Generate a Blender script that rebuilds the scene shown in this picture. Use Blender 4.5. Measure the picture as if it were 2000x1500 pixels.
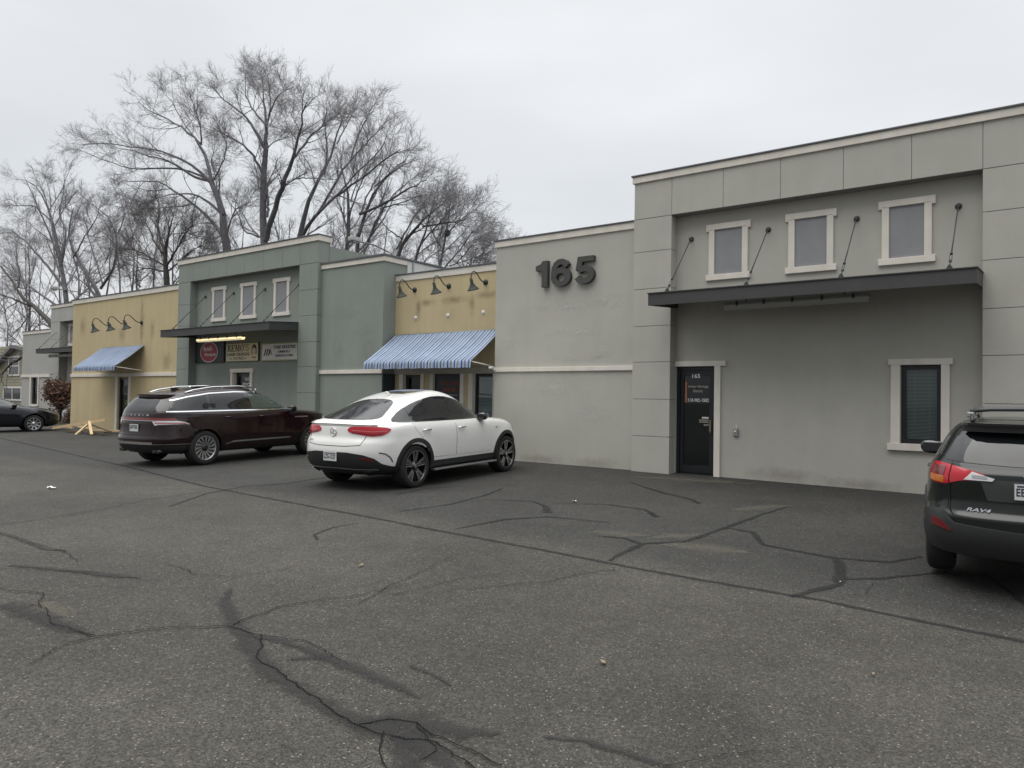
import bpy, bmesh, math, random
import numpy as np
from mathutils import Vector, Matrix
from mathutils.bvhtree import BVHTree
from mathutils.geometry import tessellate_polygon

# ---------------------------------------------------------------- scene, camera, sky, sun
for o in list(bpy.data.objects): bpy.data.objects.remove(o)
scene = bpy.context.scene
C = scene.collection
R_ = math.radians
PI = math.pi
EYE = Vector((0, 0, 1.45))
FPX = 1434.37                                   # focal length in photo pixels (photo is 2000 px wide)
_a = np.array([-1930.0, -0.5, FPX]); AX = -_a/np.linalg.norm(_a)
_b = np.array([1066.0, 47.0, FPX]); AY = _b/np.linalg.norm(_b)
AZ = np.cross(AX, AY); AZ = AZ if AZ[1] < 0 else -AZ
RM = np.array([AX, AY, AZ])                     # world axes seen from the camera (right, down, forward)
cam_d = bpy.data.cameras.new('camera'); cam = bpy.data.objects.new('camera', cam_d); C.objects.link(cam)
cam_d.sensor_width = 36; cam_d.lens = FPX/2000*36; cam_d.clip_start = 0.05; cam_d.clip_end = 3000
_m = Matrix(((RM[0,0], -RM[0,1], -RM[0,2], EYE.x), (RM[1,0], -RM[1,1], -RM[1,2], EYE.y),
             (RM[2,0], -RM[2,1], -RM[2,2], EYE.z), (0,0,0,1)))
cam.matrix_world = _m
scene.camera = cam
scene.render.resolution_x = 1024; scene.render.resolution_y = 768
scene.view_settings.view_transform = 'Standard'; scene.view_settings.look = 'None'
scene.view_settings.exposure = 0.17; scene.view_settings.gamma = 1

w = bpy.data.worlds.new('World'); scene.world = w; w.use_nodes = True
nt = w.node_tree; nt.nodes.clear()
N = nt.nodes.new; L = nt.links.new
out = N('ShaderNodeOutputWorld'); bg = N('ShaderNodeBackground'); L(bg.outputs[0], out.inputs[0])
sky = N('ShaderNodeTexSky'); sky.sky_type = 'NISHITA'; sky.sun_disc = False
sky.sun_elevation = R_(52); sky.sun_rotation = R_(200); sky.dust_density = 4; sky.air_density = 1.2
hs = N('ShaderNodeHueSaturation'); hs.inputs['Saturation'].default_value = 0.12; hs.inputs['Value'].default_value = 1.0
L(sky.outputs[0], hs.inputs['Color'])
tc = N('ShaderNodeTexCoord'); sx = N('ShaderNodeSeparateXYZ'); L(tc.outputs['Generated'], sx.inputs[0])
cr = N('ShaderNodeValToRGB'); cr.color_ramp.elements[0].position = 0.0; cr.color_ramp.elements[0].color = (8.0, 8.15, 8.3, 1)
cr.color_ramp.elements[1].position = 0.9; cr.color_ramp.elements[1].color = (22.0, 22.2, 22.4, 1)
e = cr.color_ramp.elements.new(0.25); e.color = (7.35, 7.68, 8.0, 1)
e = cr.color_ramp.elements.new(0.5); e.color = (8.8, 9.0, 9.3, 1)
L(sx.outputs['Z'], cr.inputs[0])
mp = N('ShaderNodeMapping'); mp.inputs['Scale'].default_value = (1, 1, 3.2); L(tc.outputs['Generated'], mp.inputs[0])
nz = N('ShaderNodeTexNoise'); nz.inputs['Scale'].default_value = 1.6; nz.inputs['Detail'].default_value = 4; nz.inputs['Roughness'].default_value = .45
L(mp.outputs[0], nz.inputs['Vector'])
mr = N('ShaderNodeMapRange'); mr.inputs['From Min'].default_value = .3; mr.inputs['From Max'].default_value = .7
mr.inputs['To Min'].default_value = .86; mr.inputs['To Max'].default_value = 1.07; L(nz.outputs[0], mr.inputs['Value'])
ml = N('ShaderNodeVectorMath'); ml.operation = 'SCALE'; L(cr.outputs[0], ml.inputs[0]); L(mr.outputs[0], ml.inputs['Scale'])
mr2 = N('ShaderNodeMapRange'); mr2.inputs['From Min'].default_value = -.9; mr2.inputs['From Max'].default_value = .15; mr2.inputs['To Min'].default_value = .5; mr2.inputs['To Max'].default_value = 1; L(sx.outputs['Y'], mr2.inputs['Value'])
ml2 = N('ShaderNodeVectorMath'); ml2.operation = 'SCALE'; L(ml.outputs[0], ml2.inputs[0]); L(mr2.outputs[0], ml2.inputs['Scale']); ml = ml2
mx = N('ShaderNodeMixRGB'); mx.inputs[0].default_value = 0.9; L(hs.outputs[0], mx.inputs[1]); L(ml.outputs[0], mx.inputs[2])
L(mx.outputs[0], bg.inputs[0]); bg.inputs['Strength'].default_value = 0.096

sd = bpy.data.lights.new('sun', 'SUN'); sd.energy = 1.5; sd.angle = R_(60); sd.color = (1.0, .965, .91)
sun = bpy.data.objects.new('sun', sd); C.objects.link(sun)
sun.rotation_euler = Vector((0.2, 0.42, -1.3)).to_track_quat('-Z', 'Y').to_euler()

# ---------------------------------------------------------------- helpers
def ray(px, py):
    return Vector(RM @ np.array([px-1000, py-750, FPX]))
def F(px, py, Y):                               # photo pixel -> point in the vertical plane y = Y
    d = ray(px, py); return EYE + d*(Y/d.y)
def gz(x, y):                                   # height of the lot: it falls away from the building
    s = max(0.0, 14.2-y); s = 8*math.tanh(s/8)
    t = min(1, max(0, (x+9)/9)); t = t*t*(3-2*t)
    return -0.026*s - t*(0.045 + 0.042*s)
def G(px, py, up=0.0):                          # photo pixel -> point on the lot
    d = ray(px, py); z = -0.1
    for _ in range(25):
        p = EYE + d*((z-EYE.z)/d.z); z = gz(p.x, p.y)
    return Vector((p.x, p.y, z+up))

def tag(o, label=None, cat=None, group=None, kind=None):
    if label: o['label'] = label
    if cat: o['category'] = cat
    if group: o['group'] = group
    if kind: o['kind'] = kind
    return o
def thing(name, label, cat, loc=(0,0,0), rz=0, group=None):
    o = bpy.data.objects.new(name, None); C.objects.link(o); o.location = loc; o.rotation_euler = (0,0,rz)
    o.empty_display_size = .2
    return tag(o, label, cat, group)
def copy_tree(o, parent=None):
    c = o.copy(); C.objects.link(c); c.parent = parent
    for ch in list(o.children): copy_tree(ch, c)
    return c

class MB:
    """collects geometry for ONE mesh object; each face carries a material index"""
    def __init__(s): s.v = []; s.f = []; s.m = []; s.sm = []; s.mats = []
    def mi(s, mat):
        if mat not in s.mats: s.mats.append(mat)
        return s.mats.index(mat)
    def add(s, vs, fs, mat, smooth=False):
        k = len(s.v); s.v += [tuple(v) for v in vs]; i = s.mi(mat)
        for f in fs: s.f.append(tuple(k+q for q in f)); s.m.append(i); s.sm.append(smooth)
        return s
    def box(s, x0, x1, y0, y1, z0, z1, mat, bevel=0):
        if bevel <= 0:
            vs = [(x,y,z) for x in (x0,x1) for y in (y0,y1) for z in (z0,z1)]
            return s.add(vs, [(0,1,3,2),(4,6,7,5),(0,4,5,1),(2,3,7,6),(0,2,6,4),(1,5,7,3)], mat)
        bm = bmesh.new(); bmesh.ops.create_cube(bm, size=1)
        for v in bm.verts: v.co = Vector(((x0+x1)/2+v.co.x*(x1-x0), (y0+y1)/2+v.co.y*(y1-y0), (z0+z1)/2+v.co.z*(z1-z0)))
        bmesh.ops.bevel(bm, geom=list(bm.edges), offset=bevel, segments=2, affect='EDGES', profile=.6)
        return s.bm(bm, mat, False)
    def bm(s, bm, mat, smooth=False, mtx=None):
        bm.verts.index_update(); vs = [(mtx @ v.co if mtx else v.co) for v in bm.verts]
        s.add(vs, [tuple(v.index for v in f.verts) for f in bm.faces], mat, smooth); bm.free(); return s
    def tube(s, pts, r, mat, n=8, cap=True, smooth=True, up=None):
        pts = [Vector(p) for p in pts]; rs = r if isinstance(r, (list, tuple)) else [r]*len(pts)
        vs = []; fs = []; u = None
        for i, p in enumerate(pts):
            t = (pts[min(i+1, len(pts)-1)] - pts[max(i-1, 0)]).normalized()
            if u is None: u = t.orthogonal().normalized() if up is None else Vector(up)
            u = (u - t*u.dot(t)).normalized(); b = t.cross(u)
            for k in range(n):
                a = 2*PI*k/n + (PI/4 if n == 4 else 0)
                vs.append(p + (u*math.cos(a) + b*math.sin(a))*rs[i])
        for i in range(len(pts)-1):
            for k in range(n): fs.append((i*n+k, i*n+(k+1)%n, (i+1)*n+(k+1)%n, (i+1)*n+k))
        s.add(vs, fs, mat, smooth and n > 4)
        if cap:
            k0 = len(s.v)-len(vs); i = s.mi(mat)
            s.f.append(tuple(k0+q for q in reversed(range(n)))); s.m.append(i); s.sm.append(False)
            s.f.append(tuple(k0+(len(pts)-1)*n+q for q in range(n))); s.m.append(i); s.sm.append(False)
        return s
    def lathe(s, prof, mat, c=(0,0,0), axis='Z', n=24, smooth=True):
        vs = []; fs = []; c = Vector(c)
        for r, h in prof:
            for k in range(n):
                a = 2*PI*k/n
                q = (r*math.cos(a), r*math.sin(a), h)
                if axis == 'Y': q = (r*math.cos(a), h, r*math.sin(a))
                if axis == 'X': q = (h, r*math.cos(a), r*math.sin(a))
                vs.append(c + Vector(q))
        for i in range(len(prof)-1):
            for k in range(n): fs.append((i*n+k, i*n+(k+1)%n, (i+1)*n+(k+1)%n, (i+1)*n+k))
        return s.add(vs, fs, mat, smooth)
    def prism(s, poly, a, b, mat, plane='xz'):
        """polygon in a plane, extruded from a to b along the third axis"""
        def P(u, v, w): return (u, w, v) if plane == 'xz' else ((w, u, v) if plane == 'yz' else (u, v, w))
        n = len(poly)
        tri = tessellate_polygon([[Vector((p[0], p[1], 0)) for p in poly]])
        vs = [P(p[0], p[1], a) for p in poly] + [P(p[0], p[1], b) for p in poly]
        fs = [tuple(t) for t in tri] + [tuple(n+q for q in reversed(t)) for t in tri]
        fs += [(i, (i+1) % n, n+(i+1) % n, n+i) for i in range(n)]
        return s.add(vs, fs, mat)
    def build(s, name, parent=None, loc=None, fix=True):
        me = bpy.data.meshes.new(name); me.from_pydata(s.v, [], s.f)
        for m in s.mats: me.materials.append(m)
        me.polygons.foreach_set('material_index', s.m); me.polygons.foreach_set('use_smooth', s.sm); me.update()
        if fix:
            bm = bmesh.new(); bm.from_mesh(me); bmesh.ops.recalc_face_normals(bm, faces=bm.faces); bm.to_mesh(me); bm.free()
        o = bpy.data.objects.new(name, me); C.objects.link(o)
        if parent: o.parent = parent
        if loc: o.location = loc
        return o

def text_mb(s, w, h, m, ext=.004, bold=0.0, shear=0, space=1.0):
    """letters as a mesh, bottom-left at the origin in the xz plane, facing -y, scaled to w x h"""
    cu = bpy.data.curves.new('t', 'FONT'); cu.body = s; cu.size = 1; cu.offset = bold; cu.shear = shear; cu.space_character = space
    cu.resolution_u = 3; cu.align_x = 'LEFT'
    ob = bpy.data.objects.new('t', cu); C.objects.link(ob)
    dg = bpy.context.evaluated_depsgraph_get(); me = bpy.data.meshes.new_from_object(ob.evaluated_get(dg))
    vs = [v.co.copy() for v in me.vertices]; fs = [tuple(p.vertices) for p in me.polygons]
    bpy.data.objects.remove(ob); bpy.data.curves.remove(cu); bpy.data.meshes.remove(me)
    x0 = min(v.x for v in vs); x1 = max(v.x for v in vs); y0 = min(v.y for v in vs); y1 = max(v.y for v in vs)
    mb = MB(); n = len(vs)
    P = [((v.x-x0)/(x1-x0)*w, 0, (v.y-y0)/(y1-y0)*h) for v in vs]
    edges = {}
    for f in fs:
        for k in range(len(f)):
            e = (f[k], f[(k+1) % len(f)]); edges[e] = 1
    side = [(a, b, b+n, a+n) for (a, b) in edges if (b, a) not in edges]
    mb.add([(x, -ext, z) for x, _, z in P]+[(x, 0, z) for x, _, z in P], fs+side, m)
    return mb

# ---------------------------------------------------------------- materials
MATS = {}
def mat(name, col, rough=.6, metal=0, var=0, vscale=2, bump=0, bscale=80, coat=0, spec=.5, emit=0, streak=0, col2=None, spots=0):
    if name in MATS: return MATS[name]
    m = bpy.data.materials.new(name); m.use_nodes = True; MATS[name] = m
    nt = m.node_tree; b = nt.nodes['Principled BSDF']
    b.inputs['Base Color'].default_value = (*col, 1); b.inputs['Roughness'].default_value = rough
    b.inputs['Metallic'].default_value = metal; b.inputs['Coat Weight'].default_value = coat
    b.inputs['Coat Roughness'].default_value = .04; b.inputs['Specular IOR Level'].default_value = spec
    N = nt.nodes.new; L = nt.links.new
    tc = N('ShaderNodeTexCoord'); g = N('ShaderNodeNewGeometry')
    if var or streak or spots:
        n1 = N('ShaderNodeTexNoise'); n1.inputs['Scale'].default_value = vscale; n1.inputs['Detail'].default_value = 7; n1.inputs['Roughness'].default_value = .6
        L(g.outputs['Position'], n1.inputs['Vector'])
        r1 = N('ShaderNodeMapRange'); r1.inputs['From Min'].default_value = .3; r1.inputs['From Max'].default_value = .7
        r1.inputs['To Min'].default_value = 1-var; r1.inputs['To Max'].default_value = 1+var; L(n1.outputs[0], r1.inputs[0])
        last = r1.outputs[0]
        if streak:
            mp = N('ShaderNodeMapping'); mp.inputs['Scale'].default_value = (3.2, 3.2, .22); L(g.outputs['Position'], mp.inputs[0])
            n2 = N('ShaderNodeTexNoise'); n2.inputs['Scale'].default_value = 1.5; n2.inputs['Detail'].default_value = 5; L(mp.outputs[0], n2.inputs['Vector'])
            r2 = N('ShaderNodeMapRange'); r2.inputs['From Min'].default_value = .35; r2.inputs['From Max'].default_value = .7
            r2.inputs['To Min'].default_value = 1; r2.inputs['To Max'].default_value = 1-streak; L(n2.outputs[0], r2.inputs[0])
            mm = N('ShaderNodeMath'); mm.operation = 'MULTIPLY'; L(last, mm.inputs[0]); L(r2.outputs[0], mm.inputs[1]); last = mm.outputs[0]
        sc = N('ShaderNodeVectorMath'); sc.operation = 'SCALE'; sc.inputs[0].default_value = col; L(last, sc.inputs['Scale'])
        colo = sc.outputs[0]
        if spots:                                # pale repair patches and scuffs
            mp = N('ShaderNodeMapping'); mp.inputs['Scale'].default_value = (.9, .9, 2.6); L(g.outputs['Position'], mp.inputs[0])
            n3 = N('ShaderNodeTexNoise'); n3.inputs['Scale'].default_value = 1.7; n3.inputs['Detail'].default_value = 8; n3.inputs['Roughness'].default_value = .72
            L(mp.outputs[0], n3.inputs['Vector'])
            r3 = N('ShaderNodeMapRange'); r3.inputs['From Min'].default_value = .60; r3.inputs['From Max'].default_value = .74
            r3.inputs['To Min'].default_value = 0; r3.inputs['To Max'].default_value = spots; L(n3.outputs[0], r3.inputs[0])
            mx = N('ShaderNodeMixRGB'); L(r3.outputs[0], mx.inputs[0]); L(colo, mx.inputs[1]); mx.inputs[2].default_value = (*(col2 or (.6,.58,.54)), 1); colo = mx.outputs[0]
        L(colo, b.inputs['Base Color'])
    if bump:
        n4 = N('ShaderNodeTexNoise'); n4.inputs['Scale'].default_value = bscale; n4.inputs['Detail'].default_value = 4
        L(g.outputs['Position'], n4.inputs['Vector'])
        bp = N('ShaderNodeBump'); bp.inputs['Strength'].default_value = bump; bp.inputs['Distance'].default_value = .01
        L(n4.outputs[0], bp.inputs['Height']); L(bp.outputs[0], b.inputs['Normal'])
    if emit:
        b.inputs['Emission Color'].default_value = (*col, 1); b.inputs['Emission Strength'].default_value = emit
    return m
def thin_glass(name, tint, refl=1.45, rough=.02):
    m = bpy.data.materials.new(name); m.use_nodes = True; nt = m.node_tree; nt.nodes.clear()
    N = nt.nodes.new; L = nt.links.new
    o = N('ShaderNodeOutputMaterial'); mx = N('ShaderNodeMixShader'); t = N('ShaderNodeBsdfTransparent'); g = N('ShaderNodeBsdfGlossy'); f = N('ShaderNodeFresnel')
    t.inputs[0].default_value = (*tint, 1); g.inputs['Roughness'].default_value = rough; f.inputs['IOR'].default_value = refl
    L(f.outputs[0], mx.inputs[0]); L(t.outputs[0], mx.inputs[1]); L(g.outputs[0], mx.inputs[2]); L(mx.outputs[0], o.inputs[0]); return m

GRAY = mat('gray_stucco', (.455,.447,.400), .9, var=.05, vscale=1.3, bump=.35, bscale=60, streak=.03, spots=.22, col2=(.52,.51,.47))
GRAYF = mat('cool_gray_stucco', (.41,.412,.39), .9, var=.05, vscale=1.1, bump=.35, bscale=60, streak=.04, spots=.1, col2=(.42,.42,.40))
GREEN = mat('sage_green_stucco', (.262,.292,.264), .9, var=.06, vscale=1.2, bump=.35, bscale=60, streak=.06, spots=.2, col2=(.36,.39,.36))
YELLOW = mat('yellow_stucco', (.56,.465,.28), .9, var=.05, vscale=1.0, bump=.35, bscale=60, streak=.08, spots=.15, col2=(.42,.37,.25))
CREAM = mat('cream_trim_paint', (.74,.70,.63), .75, var=.06, vscale=3, streak=.1)
ROOFM = mat('dark_roof_edge', (.11,.115,.125), .6, var=.2, vscale=6)
TAR = mat('roof_membrane', (.06,.06,.06), .9, var=.2, vscale=2)
GROOVE = mat('groove_gray', (.22,.22,.20), .95)  # dark gray backing of the recessed joints
CANOPY = mat('dark_bronze_metal', (.055,.057,.056), .6, var=.12, vscale=3)
SOFFIT = mat('soffit_metal', (.10,.105,.105), .6, var=.1, vscale=3)
ALU = mat('dark_aluminium', (.012,.014,.018), .35)
SCREEN = mat('gray_insect_screen', (.27,.275,.29), .8, var=.06, vscale=4)
WHITE = mat('white_paint', (.78,.77,.74), .5)
OFFW = mat('white_letter_vinyl', (.72,.72,.70), .5)
BLACK = mat('black_plastic', (.012,.012,.013), .45)
DIGIT = mat('charcoal_painted_foam', (.062,.062,.06), .7, var=.12, vscale=9)
GALV = mat('galvanised_steel', (.35,.36,.36), .4, metal=.7)
LUM = mat('raw_pine_lumber', (.62,.46,.27), .75, var=.1, vscale=5)
PANE = thin_glass('clear_window_glass', (.88,.92,.92), 1.45)
PANED = thin_glass('dark_door_glass', (.6,.66,.68), 1.55)
ROOM = mat('dark_room', (.075,.08,.08), .9)
BLIND = mat('vinyl_blind', (.5,.53,.53), .6)
# ---------------------------------------------------------------- ground
def asphalt():
    m = bpy.data.materials.new('old_asphalt'); m.use_nodes = True; nt = m.node_tree; b = nt.nodes['Principled BSDF']
    N = nt.nodes.new; L = nt.links.new; g = N('ShaderNodeNewGeometry'); P = g.outputs['Position']
    def noise(sc, det=5, ro=.6, vec=P):
        n = N('ShaderNodeTexNoise'); n.inputs['Scale'].default_value = sc; n.inputs['Detail'].default_value = det; n.inputs['Roughness'].default_value = ro; L(vec, n.inputs['Vector']); return n.outputs[0]
    def rng(i, a, b_, c, d):
        r = N('ShaderNodeMapRange'); r.inputs[1].default_value = a; r.inputs[2].default_value = b_; r.inputs[3].default_value = c; r.inputs[4].default_value = d; L(i, r.inputs[0]); return r.outputs[0]
    def mix(f, a, c, mode='MIX'):
        x = N('ShaderNodeMixRGB'); x.blend_type = mode
        for k, q in enumerate((f, a, c)):
            if isinstance(q, (int, float)): x.inputs[k].default_value = q
            elif isinstance(q, tuple): x.inputs[k].default_value = (*q, 1)
            else: L(q, x.inputs[k])
        return x.outputs[0]
    sx = N('ShaderNodeSeparateXYZ'); L(P, sx.inputs[0])
    # seam between the older brownish lot and the newer sealed strip by the building
    ad = N('ShaderNodeMath'); ad.operation = 'MULTIPLY_ADD'; L(sx.outputs['X'], ad.inputs[0]); ad.inputs[1].default_value = SEAM_SLOPE; ad.inputs[2].default_value = -SEAM_Y0
    s2 = N('ShaderNodeMath'); s2.operation = 'ADD'; L(ad.outputs[0], s2.inputs[0]); L(sx.outputs['Y'], s2.inputs[1])
    far = rng(s2.outputs[0], -.05, .4, 0, 1)
    base = mix(far, (.058,.0545,.047), (.039,.0387,.036))
    big = noise(.35, 6, .6); base = mix(1, base, rngc(N, L, big, .3, .7, .72, 1.28), 'MULTIPLY')
    mid = noise(2.3, 6, .65); base = mix(1, base, rngc(N, L, mid, .3, .7, .86, 1.13), 'MULTIPLY')
    # aggregate: stones of different tone
    v = N('ShaderNodeTexVoronoi'); v.inputs['Scale'].default_value = 105; L(P, v.inputs['Vector'])
    sp = N('ShaderNodeSeparateColor'); L(v.outputs['Color'], sp.inputs[0])
    ag = rng(sp.outputs[0], 0, 1, .5, 1.5)
    base = mix(1, base, ag, 'MULTIPLY')
    v3 = N('ShaderNodeTexVoronoi'); v3.inputs['Scale'].default_value = 45; L(P, v3.inputs['Vector'])
    sp3 = N('ShaderNodeSeparateColor'); L(v3.outputs['Color'], sp3.inputs[0]); base = mix(1, base, rng(sp3.outputs[1], 0, 1, .8, 1.2), 'MULTIPLY')
    bright = rng(sp.outputs[1], .972, .995, 0, .6)
    base = mix(bright, base, (.34,.31,.27))
    dark = rng(sp.outputs[2], .9, .99, 0, .6); base = mix(dark, base, (.02,.02,.02))
    L(base, b.inputs['Base Color'])
    b.inputs['Roughness'].default_value = .82; b.inputs['Specular IOR Level'].default_value = .35
    bp = N('ShaderNodeBump'); bp.inputs['Strength'].default_value = .55; bp.inputs['Distance'].default_value = .006
    ds = N('ShaderNodeMath'); ds.operation = 'MULTIPLY_ADD'; L(sp.outputs[0], ds.inputs[0]); ds.inputs[1].default_value = .5; L(noise(160, 3), ds.inputs[2])
    L(ds.outputs[0], bp.inputs['Height']); L(bp.outputs[0], b.inputs['Normal'])
    return m
def rngc(N, L, i, a, b_, c, d):
    r = N('ShaderNodeMapRange'); r.inputs[1].default_value = a; r.inputs[2].default_value = b_; r.inputs[3].default_value = c; r.inputs[4].default_value = d; L(i, r.inputs[0]); return r.outputs[0]
_s1 = G(400, 950); _s2 = G(1600, 1172)
SEAM_SLOPE = -(_s2.y-_s1.y)/(_s2.x-_s1.x); SEAM_Y0 = _s1.y + SEAM_SLOPE*_s1.x
ASPH = asphalt()
def soft(name, col, rough, edge, alpha=1.0, nscale=9):
    """tar seal / stain film: colour with ragged edges; UV.x = across (0..1)"""
    m = bpy.data.materials.new(name); m.use_nodes = True; nt = m.node_tree; b = nt.nodes['Principled BSDF']; N = nt.nodes.new; L = nt.links.new
    b.inputs['Base Color'].default_value = (*col, 1); b.inputs['Roughness'].default_value = rough; b.inputs['Specular IOR Level'].default_value = .3
    uv = N('ShaderNodeUVMap'); sx = N('ShaderNodeSeparateXYZ'); L(uv.outputs[0], sx.inputs[0])
    a = N('ShaderNodeMath'); a.operation = 'SUBTRACT'; L(sx.outputs[0], a.inputs[0]); a.inputs[1].default_value = .5
    ab = N('ShaderNodeMath'); ab.operation = 'ABSOLUTE'; L(a.outputs[0], ab.inputs[0])
    g = N('ShaderNodeNewGeometry'); n = N('ShaderNodeTexNoise'); n.inputs['Scale'].default_value = nscale; n.inputs['Detail'].default_value = 6; n.inputs['Roughness'].default_value = .7; L(g.outputs['Position'], n.inputs['Vector'])
    s = N('ShaderNodeMath'); s.operation = 'MULTIPLY_ADD'; L(n.outputs[0], s.inputs[0]); s.inputs[1].default_value = .5; L(ab.outputs[0], s.inputs[2])
    al = rngc(N, L, s.outputs[0], .62-edge, .62+edge*.3, alpha, 0); L(al, b.inputs['Alpha']); return m
SEAL = soft('tar_crack_seal', (.020,.020,.021), .75, .22, .72, 12)
SEALW = soft('broad_tar_seal', (.036,.035,.035), .8, .3, .65, 9)
CRACK = soft('open_crack', (.004,.004,.004), .95, .06, 1.0, 25)
STAIN = soft('pale_salt_stain', (.15,.14,.11), .9, .5, .55, 6)

def grid_axis(a, b, fine0, fine1, st):
    xs = list(np.arange(fine0, fine1+1e-6, st)); k = st
    x = fine0; L_ = []
    while x > a: k *= 1.5; x -= k; L_.append(max(x, a))
    xs = L_[::-1] + xs; x = xs[-1]; k = st
    while x < b: k *= 1.5; x += k; xs.append(min(x, b))
    return xs
gx = grid_axis(-900, 900, -42, 8, .5); gy = grid_axis(-900, 900, -6, 16, .5)
mb = MB()
mb.add([(x, y, gz(x, y)) for y in gy for x in gx],
       [(j*len(gx)+i, j*len(gx)+i+1, (j+1)*len(gx)+i+1, (j+1)*len(gx)+i) for j in range(len(gy)-1) for i in range(len(gx)-1)], ASPH, True)
lot = mb.build('parking_lot', fix=False); tag(lot, kind='structure')
def gmesh(x, y):                                # height of the sheet itself (bilinear in its cells)
    i = max(0, min(len(gx)-2, int(np.searchsorted(gx, x))-1)); j = max(0, min(len(gy)-2, int(np.searchsorted(gy, y))-1))
    a = (x-gx[i])/(gx[i+1]-gx[i]); b = (y-gy[j])/(gy[j+1]-gy[j])
    return (gz(gx[i],gy[j])*(1-a)+gz(gx[i+1],gy[j])*a)*(1-b) + (gz(gx[i],gy[j+1])*(1-a)+gz(gx[i+1],gy[j+1])*a)*b
def ribbon(name, m, lines, lift, jag=0, seg=.12, rnd=1, ws=1.0):
    """lines: list of (pixel points, width m or widths) laid on the lot as one mesh"""
    rg = random.Random(rnd); vs = []; fs = []; uvs = []
    for pts, wd in lines:
        P = [G(*p) for p in pts]; W = wd if isinstance(wd, (list, tuple)) else [wd]*len(P); W = [q*ws for q in W]
        Q = []; QW = []
        for a in range(len(P)-1):
            n = max(1, int((P[a+1]-P[a]).length/seg))
            for k in range(n): t = k/n; Q.append(P[a].lerp(P[a+1], t)); QW.append(W[a]*(1-t)+W[a+1]*t)
        Q.append(P[-1]); QW.append(W[-1])
        if len(Q) < 2: continue
        if jag:
            o = 0
            for i in range(1, len(Q)-1):
                o = o*.75 + rg.uniform(-jag, jag); t = (Q[i+1]-Q[i-1]).normalized(); Q[i] = Q[i] + Vector((-t.y, t.x, 0))*o
        k0 = len(vs)
        for i, q in enumerate(Q):
            t = (Q[min(i+1, len(Q)-1)]-Q[max(i-1, 0)]); t.z = 0; t.normalize(); s = Vector((-t.y, t.x, 0)); ww = QW[i]/2*rg.uniform(.8, 1.2)
            for sg, u in ((-1, 0), (1, 1)):
                p = q + s*sg*ww; vs.append((p.x, p.y, gmesh(p.x, p.y)+lift)); uvs.append((u, i*.1))
        fs += [(k0+2*i, k0+2*i+1, k0+2*i+3, k0+2*i+2) for i in range(len(Q)-1)]
    mb = MB().add(vs, fs, m); o = mb.build(name, lot, fix=False)
    uvl = o.data.uv_layers.new(name='UVMap')
    for lp in o.data.loops: uvl.data[lp.index].uv = uvs[lp.vertex_index]
    return o
ribbon('seam', SEAL, [([(-60,842),(90,876),(250,912),(400,950),(620,992),(820,1030),(1050,1073),(1250,1112),(1600,1172),(1800,1214),(2060,1265)], .12)], .004)
ribbon('tar_seal', SEAL, [
  ([(1545,1166),(1640,1142),(1640,1100),(1625,1088)], [.1,.16,.2,.1]), ([(1625,1090),(1490,1065),(1470,1040),(1410,1030)], [.1,.1,.12,.05]),
  ([(1340,1058),(1420,1030),(1480,1008),(1540,990)], [.1,.1,.08,.03]), ([(1160,1047),(1220,1052),(1250,1062),(1340,1058)], [.03,.1,.14,.08]),
  ([(1255,1063),(1220,1080),(1190,1096)], [.14,.1,.08]), ([(1650,1132),(1720,1130),(1800,1122),(1850,1118)], [.08,.1,.07,.05]),
  ([(1630,1090),(1690,1096),(1740,1098),(1800,1088)], [.08,.1,.09,.06]), ([(1230,942),(1290,962),(1350,976),(1365,984)], [.04,.14,.1,.18]),
  ([(940,976),(1040,980),(1065,990),(1070,1002)], [.03,.07,.12,.2]), ([(1080,984),(1180,985),(1260,996),(1282,1010)], [.03,.06,.1,.2]),
  ([(1190,1021),(1070,1010),(990,1014),(890,1034)], [.04,.07,.1,.04]), ([(980,955),(940,970),(880,985),(780,1000)], [.06,.07,.06,.04]),
  ([(775,966),(830,955),(920,950)], [.05,.04,.02]), ([(330,990),(400,965),(480,950),(560,945),(640,932)], [.05,.06,.07,.07,.05]),
  ([(1920,1120),(1960,1150),(2000,1180),(2040,1200)], [.05,.07,.08,.08]), ([(620,1055),(612,1045),(650,1030),(700,1022)], [.05,.06,.05,.02]),
  ], .009, jag=.008)
ribbon('wide_tar_seal', SEALW, [
  ([(452,1150),(440,1180),(455,1210),(478,1250),(510,1300),(580,1350),(650,1395),(720,1420),(780,1425)], [.03,.09,.1,.13,.12,.1,.12,.15,.22]),
  ([(480,1240),(560,1255),(640,1285),(700,1308),(780,1345),(820,1365)], [.05,.06,.09,.1,.07,.02]),
  ([(560,1290),(600,1288),(650,1284)], [.02,.06,.03]),
  ([(690,1420),(760,1410),(820,1415),(900,1435),(975,1432)], [.05,.16,.2,.12,.04]), ([(790,1430),(830,1460),(870,1500),(900,1530)], [.14,.12,.1,.1]),
  ([(770,1440),(800,1480),(800,1530)], [.1,.12,.15]), ([(1060,1440),(1150,1450),(1230,1475),(1330,1510)], [.02,.05,.06,.05]),
  ([(0,1182),(40,1195),(90,1210),(140,1230),(180,1243)], [.12,.14,.14,.1,.03]), ([(20,1105),(100,1112),(180,1120),(230,1126),(275,1130)], [.06,.07,.07,.1,.02]),
  ([(0,1043),(50,1058),(90,1074),(130,1077)], [.03,.05,.07,.03]), ([(800,1000+300),(840,1318),(880,1340)], [.03,.03,.02]),
  ], .009, jag=.01, seg=.06, rnd=4, ws=1.9)
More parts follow.
